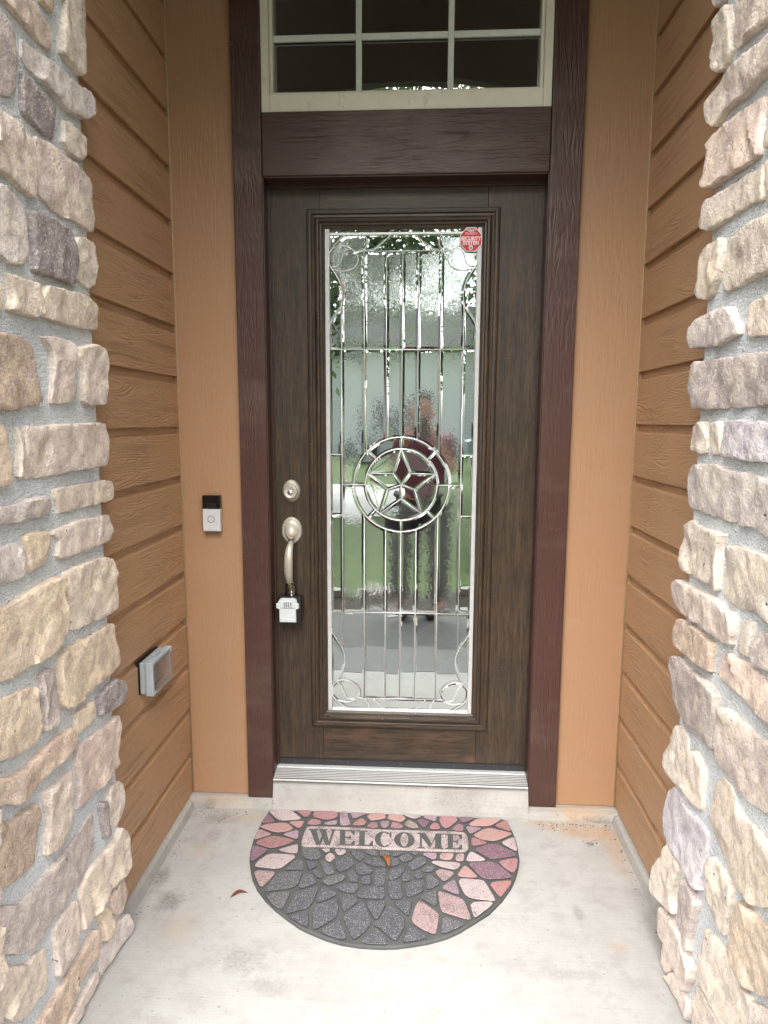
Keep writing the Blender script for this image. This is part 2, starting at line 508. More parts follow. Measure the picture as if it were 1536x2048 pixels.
# curb along the back wall and under the siding, raised sill under the threshold
def prism(name, poly_yz, x0, x1, mat, parent=None):
    n = len(poly_yz)
    v = [(x0, a, b) for a, b in poly_yz] + [(x1, a, b) for a, b in poly_yz]
    f = [(i, (i + 1) % n, n + (i + 1) % n, n + i) for i in range(n)] + [tuple(range(n))[::-1], tuple(range(n, 2 * n))]
    o = meshobj(name, v, f, mat, parent)
    b_ = bmesh.new(); b_.from_mesh(o.data); bmesh.ops.recalc_face_normals(b_, faces=b_.faces); b_.to_mesh(o.data); b_.free()
    return o
curb = tag(empty('concrete_curb', (0, -.03, 0)), 'low concrete curb around the porch floor under the tan boards and siding', 'curb')
prism('back_curb', [(.10, .036), (-.018, .036), (-.036, .030), (-.046, .004), (-.046, -.02), (.10, -.02)], XL - .02, XR + .02, M_CURB, curb)
prism('sill_block', [(.10, .118), (-.012, .116), (-.022, .108), (-.052, .012), (-.053, -.02), (.10, -.02)], TL1 + .001, TR0 - .001, M_CURB, curb)
for s, xw in ((1, XL), (-1, XR)):
    pr = [(xw - s * .05, .034), (xw + s * .006, .034), (xw + s * .016, .026), (xw + s * .022, .003), (xw + s * .022, -.02), (xw - s * .05, -.02)]
    n = len(pr)
    v = [(a, -.047, b) for a, b in pr] + [(a, -.95, b) for a, b in pr]
    f = [(i, (i + 1) % n, n + (i + 1) % n, n + i) for i in range(n)] + [tuple(range(n)), tuple(range(n, 2 * n))]
    o = meshobj('side_curb', v, f, M_CURB, curb)
    b_ = bmesh.new(); b_.from_mesh(o.data); bmesh.ops.recalc_face_normals(b_, faces=b_.faces); b_.to_mesh(o.data); b_.free()

# ------------------------------------------------------------------ back wall: flat tan boards
bw = tag(empty('back_wall', (0, .05, .037)), 'tan painted back wall of flat boards either side of the door', 'wall')
o = box('wall_board', (XL - .0155, TL0 - .001), (0, .03), (.037, CEIL), M_TAN, bw, .003)
o = box('wall_board', (TR1 + .001, XR + .0155), (0, .03), (.037, CEIL), M_TAN, bw, .003)
box('wall_board', (TL0 + .002, TR1 - .002), (.002, .03), (3.052, CEIL), M_TAN, bw, .003)
box('wall_core', (XL - .3, TL0 + .03), (.031, .20), (-.1, CEIL), M_JAMB, bw)
box('wall_core', (TR1 - .03, XR + .3), (.031, .20), (-.1, CEIL), M_JAMB, bw)
box('wall_core', (TL0 + .031, TR1 - .031), (.031, .20), (3.03, CEIL), M_JAMB, bw)
for x, s in ((XL, 1), (XR, -1)):
    bm = bmesh.new(); tube(bm, [(x + s * .001, -.001, .04), (x + s * .001, -.001, CEIL)], .0035, 8)
    bmobj('caulk_bead', bm, M_CAULK, bw, True)

# ------------------------------------------------------------------ side walls: lap siding, board by board
def siding(side):
    s = 1 if side == 'left' else -1
    xw = XL if s > 0 else XR
    zj = (1.387 if s > 0 else 1.402) - 7 * EXP
    zb = .033 if s > 0 else .039
    root = tag(empty('siding_wall', (xw - s * .03, -.40, 0)), 'tan lap siding side wall on the %s of the door' % side, 'wall')
    box('wall_core', (xw - s * .20, xw - s * .0162) if s > 0 else (xw - s * .0162, xw - s * .20), (-.90, -.001), (.03, CEIL), M_SIDING, root)
    e = EXP
    def prof(lo):
        return [(-.016, lo), (-.0015, lo), (0, lo + .0015), (0, e - .0285), (-.0012, e - .027), (-.0110, e - .0245), (-.0128, e - .0232), (-.0128, e + .006), (-.016, e + .006)]
    def mk(lo):
        pr = prof(lo); n = len(pr)
        v = [(s * a, .3998, b) for a, b in pr] + [(s * a, -.52, b) for a, b in pr]
        f = [(i, (i + 1) % n, n + (i + 1) % n, n + i) for i in range(n)] + [tuple(range(n)), tuple(range(n, 2 * n))]
        me = bpy.data.meshes.new('siding_board'); me.from_pydata(v, [], f)
        b_ = bmesh.new(); b_.from_mesh(me); bmesh.ops.recalc_face_normals(b_, faces=b_.faces); b_.to_mesh(me); b_.free()
        me.materials.append(M_SIDING)
        return me
    first, rest = mk(zb - (zj - e)), mk(0.0)
    k = 0
    z = zj - e
    while z < CEIL - .02:
        o = bpy.data.objects.new('siding_board', first if k == 0 else rest)
        link(o, root)
        o.location = (s * .03 + random.uniform(-.0006, .0006), 0, z)
        z += e; k += 1
    return root
siding('left'); siding('right')

# ------------------------------------------------------------------ door casing, jamb, threshold
df = tag(empty('door_frame', (-.06, 0, .037)), 'dark brown wood-grain door casing with header board and metal threshold', 'door frame')
box('side_casing', (TL0, TL1), (-.022, .028), (.037, 3.05), M_CASING_V, df, .003)
box('side_casing', (TR0, TR1), (-.022, .028), (.040, 3.05), M_CASING_V, df, .003)
box('header_board', (TL1 + .0012, TR0 - .0012), (-.018, .028), (HZ0, HZ1), M_CASING_H, df, .003)
box('top_board', (TL1 + .0012, TR0 - .0012), (-.018, .028), (2.985, 3.05), M_CASING_H, df, .003)
# jamb with its small stop bead
for s, xi, xo in ((1, TL1, JL), (-1, TR0, JR)):
    x0, x1 = sorted((xi - s * .02, xi + s * .0035))
    z0 = .126
    box('side_jamb', (x0, x1), (-.014, .045), (z0, HZ0 - .001), M_JAMB, df, .0015)
    x0, x1 = sorted((xi - s * .012, xo))
    box('jamb_stop', (x0, x1), (.0455, .075), (z0, HZ0 - .001), M_JAMB, df, .0015)
box('head_jamb', (TL1 + .004, TR0 - .004), (-.012, .045), (HZ0 - .0045, HZ0 + .02), M_JAMB, df, .0015)
box('head_stop', (JL + .001, JR - .001), (.0455, .075), (DZ1 - .002, HZ0 + .02), M_JAMB, df, .0015)
# threshold: ribbed aluminium
pr = [(.052, .134), (.030, .134)]
y = .028
nrib = 7
for i in range(nrib):
    t = i / nrib
    ya = .028 - t * .066; zt = .1325 - t * .0075
    pr += [(ya, zt), (ya - .0062, zt - .0006), (ya - .0066, zt - .0050), (ya - .0090, zt - .0050)]
pr += [(-.0395, .1235), (-.041, .118), (.052, .1182)]
th = prism('threshold', pr, TL1 + .004, TR0 - .004, M_ALU, df)
th.data.materials.append(plain('groove_dark', (.13, .12, .11), .8))  # groove faces coloured darker so the ribs stand out
for pg in th.data.polygons:
    if pg.index < len(pr) and 2 <= pg.index < 2 + 4 * nrib and (pg.index - 2) % 4 in (1, 2): pg.material_index = 1

# ------------------------------------------------------------------ door
door = tag(empty('front_door', (-.06, .07, .135)), 'dark stained wooden front door with leaded star glass panel', 'door')
MX0, MX1, MZ0, MZ1 = -.394, .252, .287, 2.110       # moulding outer
GX0, GX1, GZ0, GZ1 = -.332, .1934, .3477, 2.0476    # glass
SB0, SB1 = -.352, .212                              # rail ends
box('door_stile', (JL - .012, SB0), (YD, YD + .045), (DZ0 + .004, DZ1), M_DOOR_V, door, .001)
box('door_stile', (SB1, JR + .012), (YD, YD + .045), (DZ0 + .004, DZ1), M_DOOR_V, door, .001)
box('door_rail', (SB0 + .0008, SB1 - .0008), (YD + .0007, YD + .045), (MZ1 - .03, DZ1), M_DOOR_H, door, .001)
box('door_rail', (SB0 + .0008, SB1 - .0008), (YD + .0007, YD + .045), (DZ0 + .004, MZ0 + .03), M_DOOR_W, door, .001)
box('door_sweep', (JL + .003, JR - .003), (YD - .007, YD + .02), (DZ0 + .002, DZ0 + .025), M_RUBBER, door, .001)
sweep = bpy.data.objects['door_sweep']
for i in range(5):
    bm = bmesh.new(); lathe(bm, [(.004, 0), (.004, .0012), (.0025, .002)], (JL + .06 + i * .197, YD - .007, DZ0 + .015), (0, -1, 0), 12)
    bmobj('screw', bm, M_LBDARK, sweep)
PROF = [(0, -.004), (0, .006), (.003, .0105), (.009, .012), (.0155, .0115), (.0175, .0065), (.0195, .0055), (.026, .0065), (.031, .0115), (.036, .0135), (.0405, .0125), (.0425, .006), (.0445, .0035), (.050, .0025), (.052, -.003), (.0545, -.0045), (.0575, -.006), (.0625, -.010), (.0625, -.02)]
def rect_at(t):
    return [(MX0 + t, MZ0 + t), (MX1 - t, MZ0 + t), (MX1 - t, MZ1 - t), (MX0 + t, MZ1 - t)]
for k in range(4):
    v, f = [], []
    for t, h in PROF:
        q = rect_at(t)
        for a in (q[k], q[(k + 1) % 4]): v.append((a[0], YD - h, a[1]))
    for i in range(len(PROF) - 1): f.append((2 * i, 2 * i + 1, 2 * i + 3, 2 * i + 2))
    meshobj('glass_moulding', v, f, M_DOOR_H if k % 2 == 0 else M_DOOR_V, door)

# leaded glass: came lines in the plane of the door, panes from the cells between them
gp = empty('glass_panel', (0, 0, 0), door)
gp.location = (0, 0, 0)
def g2(o, pts, oy):
    return [Vector((q.x, q.z)) for q in (onY(600 + x / 3.657, oy + y / 3.657, YG) for x, y in pts)]
XC = -.0698
ZS = 1.186
lines = []
def both(p):
    lines.append(p)
    lines.append([Vector((2 * XC - q.x, q.y)) for q in p])
GL = GX0 + .0125; GR = 2 * XC - GL
GT = GZ1 - .018; GB = GZ0 + .004
colx = [g2(0, [(x, 1095)], 400)[0].x for x in (305, 470, 632)]
zrow1 = g2(0, [(742, 1095)], 400)[0].y
zrow2 = g2(0, [(742, 460)], 1100)[0].y
ztop = g2(0, [(742, 375)], 400)[0].y
zbot = g2(0, [(742, 1087)], 1100)[0].y
zs1 = g2(0, [(250, 545)], 760)[0].y
zs2 = g2(0, [(250, 986)], 760)[0].y
R1 = (g2(0, [(742 + 347, 770)], 760)[0].x - g2(0, [(742 - 347, 770)], 760)[0].x) / 2
R2 = R1 * 262 / 347
def snapL(p):            # keep end points on the border lines
    for q in p:
        q.x = max(q.x, GL); q.y = min(max(q.y, GB), GT)
    return p
wt = snapL(spline(g2(0, [(335, 255), (272, 310), (212, 395), (200, 440), (240, 515), (285, 590), (310, 690), (297, 790), (250, 860), (196, 955)], 400)))
wt[0].y = GT; wt[-1].x = GL
both(wt)
kt = max(wt[8:], key=lambda q: q.x if q.y < 1.8 else -9)
cir = snapL(spline(g2(0, [(212, 400), (250, 352), (310, 337), (375, 358), (415, 400), (425, 445), (395, 497), (320, 522), (246, 508)], 400)))
both(cir)
both(spline(g2(0, [(375, 358), (330, 375), (308, 415), (300, 455), (272, 487), (232, 492)], 400)))
cu = spline(g2(0, [(465, 255), (490, 290), (488, 335), (460, 372), (424, 384)], 400)); cu[0].y = GT; both(cu)
d_ = spline(g2(0, [(668, 255), (600, 318), (545, 366), (505, 378)], 400)); d_[0].y = GT; both(d_)
both([Vector((g2(0, [(424, 384)], 400)[0].x, ztop)), Vector((colx[1], ztop))])
wb = snapL(spline(g2(0, [(216, 575), (265, 645), (308, 712), (330, 790), (315, 870), (272, 952), (224, 1025), (265, 1095), (312, 1132), (370, 1172)], 1100)))
wb[0].x = GL; wb[-1].y = GB
both(wb)
both(snapL(spline(g2(0, [(270, 955), (320, 948), (380, 965), (428, 1010), (436, 1058), (408, 1088), (350, 1108), (270, 1097)], 1100))))
both(snapL(spline(g2(0, [(270, 958), (304, 990), (325, 1040), (350, 1082), (405, 1090)], 1100))))
both([Vector((g2(0, [(408, 1088)], 1100)[0].x, zbot)), Vector((colx[1], zbot))])
cb = spline(g2(0, [(480, 1085), (500, 1118), (500, 1148), (478, 1175)], 1100)); cb[-1].y = GB; both(cb)
tb = spline(g2(0, [(540, 1085), (590, 1138), (655, 1175)], 1100)); tb[-1].y = GB; both(tb)
lines.append([Vector((colx[1], ztop)), Vector((2 * XC - colx[1], ztop))])
lines.append([Vector((colx[1], zbot)), Vector((2 * XC - colx[1], zbot))])
lines.append([Vector((GL, zrow1)), Vector((GR, zrow1))])
lines.append([Vector((GL, zrow2)), Vector((GR, zrow2))])
both([Vector((GL, zs1)), Vector((colx[0], zs1))])
both([Vector((GL, zs2)), Vector((colx[0], zs2))])
zw1 = min(wt, key=lambda q: abs(q.x - colx[0]) + (9 if q.y > 1.85 else 0)).y
zw2 = min(wb, key=lambda q: abs(q.x - colx[0]) + (9 if q.y < .55 else 0)).y
both([Vector((colx[0], zw1)), Vector((colx[0], zw2))])
dzc = math.sqrt(R1 * R1 - (colx[1] - XC) ** 2)
both([Vector((colx[1], ztop)), Vector((colx[1], ZS + dzc))])
both([Vector((colx[1], ZS - dzc)), Vector((colx[1], zbot))])
dzc = math.sqrt(R1 * R1 - (colx[2] - XC) ** 2)
both([Vector((colx[2], ztop)), Vector((colx[2], ZS + dzc))])
both([Vector((colx[2], ZS - dzc)), Vector((colx[2], zbot))])
lines.append([Vector((XC, ztop)), Vector((XC, ZS + R1))])
lines.append([Vector((XC, ZS - R1)), Vector((XC, zbot))])
SC = Vector((XC, ZS))
def pol(r, a): return SC + Vector((r * math.cos(R(a)), r * math.sin(R(a))))
lines.append([pol(R1, a * 5) for a in range(73)])
lines.append([pol(R2, a * 5) for a in range(73)])
for a in range(0, 360, 45):
    if a % 180 == 0: lines.append([pol(R2, a), Vector((colx[0] if a else 2 * XC - colx[0], ZS))])
    else: lines.append([pol(R2, a), pol(R1, a)])
tips = [pol(R2, 90 + 72 * i) for i in range(5)]
notch = [pol(R2 * .392, 126 + 72 * i) for i in range(5)]
star = [q for i in range(5) for q in (tips[i], notch[i])]
for i in range(10): lines.append([star[i], star[(i + 1) % 10]])
for q in notch: lines.append([SC, q])
border = [Vector((GL, GB)), Vector((GR, GB)), Vector((GR, GT)), Vector((GL, GT))]
# came strips
bm = None
for i, p in enumerate(lines):
    bm = bmesh.new()
    wd = .0015 if len(p) < 60 else .0019
    tube(bm, [(q.x, YG - .0035, q.y) for q in p], wd, 8, .75)
    bmobj('came', bm, M_CAME, gp, True)
box('came_border', (GX0 - .002, GL), (YG - .006, YG + .006), (GZ0 - .002, GZ1 + .002), M_BORDER, gp, .001)
box('came_border', (GR, GX1 + .002), (YG - .006, YG + .006), (GZ0 - .002, GZ1 + .002), M_BORDER, gp, .001)
box('came_border', (GL + .0002, GR - .0002), (YG - .006, YG + .006), (GT, GT + .008), M_CAME, gp, .001)
box('came_border', (GL + .0002, GR - .0002), (YG - .006, YG + .006), (GB - .008, GB), M_CAME, gp, .001)
meshobj('pane', [(GL, YG, GT + .008), (GR, YG, GT + .008), (GR, YG, GZ1 + .01), (GL, YG, GZ1 + .01)], [(0, 1, 2, 3)], M_GLASS, gp)
# cells
vv, ee = [], []
for p in lines + [border + [border[0]]]:
    for a, b in zip(p, p[1:]):
        if (a - b).length < 1e-6: continue
        ee.append((len(vv), len(vv) + 1)); vv += [a, b]
ov, oe, of, ove, oee, ofe = delaunay_2d_cdt([Vector((q.x, q.y)) for q in vv], ee, [], 0, 1.2e-3)
cons = set()
for k, (a, b) in enumerate(oe):
    if len(oee[k]): cons.add((min(a, b), max(a, b)))
emap = {}
for fi, f in enumerate(of):
    for i in range(3):
        a, b = f[i], f[(i + 1) % 3]
        emap.setdefault((min(a, b), max(a, b)), []).append(fi)
seen = [False] * len(of)
ncell = 0
BIN = .014
for s0 in range(len(of)):
    if seen[s0]: continue
    reg, st = [], [s0]; seen[s0] = True
    while st:
        f = st.pop(); reg.append(f)
        for i in range(3):
            a, b = of[f][i], of[f][(i + 1) % 3]
            k = (min(a, b), max(a, b))
            if k in cons: continue
            for q in emap[k]:
                if not seen[q]: seen[q] = True; st.append(q)
    ar = sum(abs(area2([ov[i] for i in of[f]])) for f in reg)
    cen = sum(((ov[of[f][0]] + ov[of[f][1]] + ov[of[f][2]]) / 3 * abs(area2([ov[i] for i in of[f]])) for f in reg), Vector((0, 0))) / max(ar, 1e-9)
    if ar < 6e-5 or not (GL < cen.x < GR and GB < cen.y < GT): continue
    nxt = {}
    for f in reg:
        for i in range(3):
            a, b = of[f][i], of[f][(i + 1) % 3]
            if (min(a, b), max(a, b)) in cons:
                inner = all(q in reg for q in emap[(min(a, b), max(a, b))]) and len(emap[(min(a, b), max(a, b))]) == 2
                if not inner: nxt[a] = b
    start = max(nxt, key=lambda i: ov[i].x)
    loop, i = [start], nxt[start]
    while i != start and i in nxt and len(loop) < 900:
        loop.append(i); i = nxt[i]
    P = [Vector(ov[i]) for i in loop]
    if area2(P) < 0: P = P[::-1]
    if i != start or len(P) < 3: continue
    dr = (cen - SC).length
    instar = inpoly(star, cen)
    if instar: tex = False
    elif dr < R2 * .98: tex = True
    elif dr < R1: tex = False
    elif abs(cen.x - XC) > abs(colx[0] - XC): tex = False
    elif cen.y > ztop or cen.y < zbot: tex = False
    else: tex = ar > .0015 and cen.y > zrow2
    bw_ = min(.0095, .55 * 2 * ar / max(1e-6, perim(P)))
    if not tex: bw_ = min(bw_, .0075)
    Q = inset(P, bw_)
    n = len(P)
    dx, dz = random.uniform(-.0010, .0010), random.uniform(-.0007, .0007)   # each piece sits a little out of true
    hh = bw_ * .11
    v = [(q.x, YG, q.y) for q in P]
    for q in Q:
        v.append((q.x, YG - hh + dx * (q.x - cen.x) * 12 + dz * (q.y - cen.y) * 6, q.y))
    f = [(i, (i + 1) % n, n + (i + 1) % n, n + i) for i in range(n)] + [tuple(range(n, 2 * n))]
    meshobj('pane', v, f, None, gp, mats=[M_GLASS, M_GLASSTX if tex else M_GLASS], mi=[0] * n + [1])
    ncell += 1
print('panes', ncell)

# dark hall behind the glass
hall = tag(empty('hall', (0, 1.5, 0)), 'dim hall behind the glass of the door', None, None, 'structure')
v = [(-1.4, .201, -.1), (1.3, .201, -.1), (1.3, 3.2, -.1), (-1.4, 3.2, -.1), (-1.4, .201, CEIL), (1.3, .201, CEIL), (1.3, 3.2, CEIL), (-1.4, 3.2, CEIL)]
meshobj('hall_shell', v, [(0, 1, 2, 3), (4, 7, 6, 5), (1, 5, 6, 2), (2, 6, 7, 3), (3, 7, 4, 0)], M_INSIDE, hall)

# sticker in the corner of the glass
def text(name, body, x, y, z, size, mat, parent, sx=1.0, bold=.0):
    c = bpy.data.curves.new(name, 'FONT')
    c.body = body; c.size = size; c.align_x = 'CENTER'; c.align_y = 'CENTER'
    c.offset = bold
    c.materials.append(mat)
    o = bpy.data.objects.new(name, c)
    link(o, parent)
    o.location = Vector((x, y, z)) - lpos(parent)
    o.rotation_euler = (R(90), 0, 0)
    o.scale = (sx, 1, 1)
    return o
M_RED = plain('red_sticker_print', (.62, .012, .030), .35)
M_WHITE = plain('white_print', (.80, .79, .78), .4)
pc = onY(942, 479, YG - .009)
stk = empty('security_sticker', tuple(pc - lpos(door)), door)
stk['label'] = 'red octagonal security system sticker'
oc = lambda r, y, sx=1.0: [(pc.x + r * sx * math.cos(R(22.5 + 45 * i)) / math.cos(R(22.5)), y, pc.z + r * 1.07 * math.sin(R(22.5 + 45 * i)) / math.cos(R(22.5))) for i in range(8)]
a_, b_ = oc(.0365, pc.y), oc(.0365, pc.y + .0008)
meshobj('sticker_edge', a_ + b_, [tuple(range(8))] + [(i, (i + 1) % 8, 8 + (i + 1) % 8, 8 + i) for i in range(8)], M_WHITE, stk)
meshobj('sticker_face', oc(.0338, pc.y - .0003), [tuple(range(8))], M_RED, stk)
y_ = pc.y - .0007
meshobj('notice_band', [(pc.x - .0165, y_, pc.z + .030), (pc.x - .0125, y_, pc.z + .0335), (pc.x + .0125, y_, pc.z + .0335), (pc.x + .0165, y_, pc.z + .030), (pc.x + .010, y_, pc.z + .0262), (pc.x, y_, pc.z + .0252), (pc.x - .010, y_, pc.z + .0262)], [tuple(range(7))], M_WHITE, stk)
text('lettering', 'NOTICE', pc.x, y_ - .0003, pc.z + .0298, .0072, M_BLACK, stk, 1.0, .0002)
text('lettering', 'PROPERTY', pc.x, y_, pc.z + .0185, .0098, M_WHITE, stk, .86)
text('lettering', 'SECURITY', pc.x, y_, pc.z + .0025, .0172, M_WHITE, stk, .86, .0006)
text('lettering', 'SYSTEM', pc.x, y_, pc.z - .0115, .0172, M_WHITE, stk, .92, .0006)
bm = bmesh.new(); lathe(bm, [(.0068, 0), (.0068, .0002)], (pc.x, y_, pc.z - .0258), (0, -1, 0), 24, .95, 1.15)
bmobj('padlock_badge', bm, M_WHITE, stk)
bm = bmesh.new()
add_box(bm, (pc.x - .0028, pc.x + .0028), (y_ - .0008, y_ - .0003), (pc.z - .0305, pc.z - .0255))
tube(bm, [(pc.x + .0021 * math.cos(R(a)), y_ - .0005, pc.z - .0255 + .0036 * math.sin(R(a))) for a in range(0, 181, 20)], .0007, 6)
bmobj('padlock_mark', bm, M_BLACK, stk)

# deadbolt and handle set
def oval(name, c, prof, mat, parent, sx, sy, smooth=True):
    bm = bmesh.new(); lathe(bm, prof, c, (0, -1, 0), 44, sx, sy)
    return bmobj(name, bm, mat, parent, smooth)
db = empty('deadbolt', tuple(Vector((-.4585, YD, 1.162)) - lpos(door)), door)
c = (-.4585, YD, 1.1625)
oval('rose', c, [(.034, 0), (.034, .003), (.032, .006), (.029, .0085), (.0285, .0095), (.026, .010), (.0, .0105)], M_NICKEL, db, .92, 1.17)
oval('collar', (c[0] - .001, YD - .010, c[2] - .002), [(.0255, 0), (.0255, .008), (.0235, .012), (.0205, .0135), (.019, .0125), (0, .0125)], M_NICKEL, db, 1, 1)
oval('lock_cylinder', (c[0] - .001, YD - .0225, c[2] - .004), [(.0095, 0), (.0095, .0015), (.0085, .0022), (0, .0022)], M_CHROME, db, 1, 1)
box('keyhole', (c[0] - .0022, c[0] + .0006), (YD - .0262, YD - .0248), (c[2] - .0095, c[2] + .0018), M_BLACK, db)
hs_ = empty('handle_set', tuple(Vector((-.459, YD, 1.0)) - lpos(door)), door)
c = (-.459, YD, 1.0205)
oval('upper_rose', c, [(.040, 0), (.040, .003), (.037, .007), (.033, .0095), (.0315, .0085), (.030, .0085), (.027, .0125), (.018, .0145), (0, .015)], M_NICKEL, hs_, .93, 1.22)
bm = bmesh.new()
tube(bm, spline([Vector((c[0] - .013, YD - .016, 1.001)), Vector((c[0] - .004, YD - .030, .997)), Vector((c[0] + .006, YD - .030, .998)), Vector((c[0] + .012, YD - .017, 1.003))], 4), .0042, 8)
bmobj('thumb_latch', bm, M_RUSTY, hs_, True)
gz = [(.984, .012), (.976, .026), (.962, .040), (.940, .050), (.915, .054), (.890, .053), (.865, .048), (.845, .040), (.825, .028), (.808, .016), (.796, .010)]
gr = [.0095, .0105, .0125, .0145, .0160, .0160, .0145, .0120, .0095, .0085, .0080]
P = spline([Vector((c[0] - .001 - .004 * math.sin((.98 - z) * 15), YD - d, z)) for z, d in gz], 4)
rr = [gr[min(i // 4, len(gr) - 1)] + (gr[min(i // 4 + 1, len(gr) - 1)] - gr[min(i // 4, len(gr) - 1)]) * (i % 4) / 4 for i in range(len(P))]
bm = bmesh.new(); tube(bm, P[:len(P) - 12], rr[:len(P) - 12], 16, .72)
bmobj('grip', bm, M_NICKEL, hs_, True)
bm = bmesh.new(); tube(bm, P[-13:], rr[-13:], 16, .72)
bmobj('grip_end', bm, M_RUSTY, hs_, True)
hs_lo = box('foot_plate', (c[0] - .0155, c[0] + .0125), (YD - .010, YD - .0002), (.775, .825), M_RUSTY, hs_, .004, 3)
oval('screw', (c[0] - .002, YD - .019, .7965), [(.006, 0), (.006, .002), (.004, .003), (0, .003)], M_CHROME, hs_, 1, 1)

# ------------------------------------------------------------------ key lock box hanging from the handle
pl = onY(579, 1218, .0)
lb = tag(empty('key_lock_box', (pl.x, .02, pl.z - .045)), 'small black and pale grey key lock box hanging on the door handle', 'lock box')
x0, zb, zt = pl.x, pl.z - .046, pl.z + .046
box('case', (x0 - .040, x0 + .044), (-.010, .036), (zb - .003, zt + .001), M_BLACK, lb, .008, 3)
bm = bmesh.new()
fr = [(-.031, 0), (.030, 0), (.029, .048), (.040, .052), (.040, .067), (.033, .072), (.033, .080), (.026, .088), (-.024, .088), (-.033, .080), (-.035, .072), (-.042, .067), (-.042, .053), (-.031, .048)]
n = len(fr)
va = [bm.verts.new((x0 - .003 + a, -.0085, zb + .001 + b)) for a, b in fr]
vb = [bm.verts.new((x0 - .003 + a * .955, -.0165, zb + .001 + .044 + (b - .044) * .975)) for a, b in fr]
for i in range(n): bm.faces.new((va[i], va[(i + 1) % n], vb[(i + 1) % n], vb[i]))
bm.faces.new(vb)
bmobj('front_cover', bm, M_LBGREY, lb)
box('pull_ledge', (x0 - .029, x0 + .024), (-.0190, -.0166), (zb + .003, zb + .015), M_LBGREY, lb, .0012)
box('dial_plate', (x0 - .027, x0 + .021), (-.0195, -.0166), (zb + .054, zb + .079), M_LBGREY, lb, .0012)
for i in range(4):
    dl = box('number_dial', (x0 - .0165 + i * .0078, x0 - .0122 + i * .0078), (-.0212, -.0196), (zb + .058, zb + .0755), M_LBDARK, lb, .0006)
    for j in range(4):
        box('dial_mark', (x0 - .0158 + i * .0078, x0 - .0129 + i * .0078), (-.0216, -.0213), (zb + .0597 + j * .0042, zb + .0613 + j * .0042), M_LBGREY, dl)
bm = bmesh.new()
P = [Vector((x0 - .0175 + .003, .016, zt - .006))] + [Vector((x0 + .003 - .0175 * math.cos(R(a)), .016, zt + .026 + .020 * math.sin(R(a)))) for a in range(0, 181, 15)] + [Vector((x0 + .0175 + .003, .016, zt - .006))]
tube(bm, P, .0042, 10)
bmobj('shackle', bm, M_BLKGLOSS, lb, True)

# ------------------------------------------------------------------ video doorbell
bc = onY(422.5, 1027, -.028)
bl = tag(empty('video_doorbell', (bc.x, 0, bc.z - .063)), 'black and silver video doorbell screwed to the tan board left of the door', 'doorbell')
x0, z0 = bc.x, bc.z - .063
box('mount_plate', (x0 - .030, x0 + .030), (-.006, -.0002), (z0 + .001, z0 + .125), M_BLACK, bl, .002)
box('silver_shell', (x0 - .031, x0 + .031), (-.0285, -.0062), (z0, z0 + .0785), M_SILVER, bl, .0035, 3)
box('camera_head', (x0 - .031, x0 + .031), (-.0290, -.0062), (z0 + .0788, z0 + .126), M_BLKGLOSS, bl, .0035, 3)
hd = bpy.data.objects['camera_head']
box('lens_window', (x0 - .016, x0 + .016), (-.0302, -.0291), (z0 + .081, z0 + .099), M_BLACK, hd, .0005)
bm = bmesh.new(); lathe(bm, [(.0075, 0), (.0075, .001), (.0055, .0016), (.003, .0008), (0, .0008)], (x0, -.0302, z0 + .090), (0, -1, 0), 24)
bmobj('lens', bm, M_BLKGLOSS, hd, True)
bm = bmesh.new(); lathe(bm, [(.0145, 0), (.0145, .0010), (.0128, .0010), (.0125, .0002), (.0108, .0002), (.0105, .0010), (.0072, .0010), (.0070, .0005), (.0062, .0005), (.0060, .0010), (0, .0010)], (x0 - .001, -.0285, z0 + .043), (0, -1, 0), 36)
bmobj('push_button', bm, M_SILVER, bl)
bm = bmesh.new(); lathe(bm, [(.0126, 0), (.0126, .0004)], (x0 - .001, -.0285, z0 + .043), (0, -1, 0), 36)
bmobj('button_groove', bm, M_LBDARK, bl)
bm = bmesh.new(); tube(bm, [(x0 + .008 + .014 * math.cos(R(a)), -.0008, z0 + .126 + .016 * math.sin(R(a))) for a in range(0, 181, 15)], .0007, 6)
bmobj('scratch_arc', bm, M_CAULK, bl)

# ------------------------------------------------------------------ weatherproof outlet cover on the left siding
ob = tag(empty('outlet_cover', (XL, -.345, .60)), 'grey weatherproof outlet box with clear lid on the left siding', 'outlet cover')
box('base_plate', (XL - .006, XL + .004), (-.4212, -.2728), (.5948, .6942), M_BLACK, ob, .001)
box('back_box', (XL + .0042, XL + .022), (-.420, -.274), (.596, .693), M_BOXGREY, ob, .003, 3)
bm = bmesh.new()
add_box(bm, (XL + .0235, XL + .047), (-.426, -.4135), (.592, .697), .003, 3)
add_box(bm, (XL + .0235, XL + .047), (-.2805, -.268), (.592, .697), .003, 3)
add_box(bm, (XL + .0237, XL + .0468), (-.4130, -.2810), (.592, .6045), .003, 3)
add_box(bm, (XL + .0237, XL + .0468), (-.4130, -.2810), (.6845, .697), .003, 3)
bmobj('lid_frame', bm, M_BOXGREY, ob)
box('clear_lid', (XL + .044, XL + .052), (-.412, -.282), (.6055, .6835), M_COVER, ob, .002)
box('receptacle', (XL + .0222, XL + .030), (-.380, -.314), (.612, .677), M_LBGREY, ob, .003)
box('hinge', (XL + .024, XL + .036), (-.372, -.335), (.6975, .702), M_BOXGREY, ob, .001)

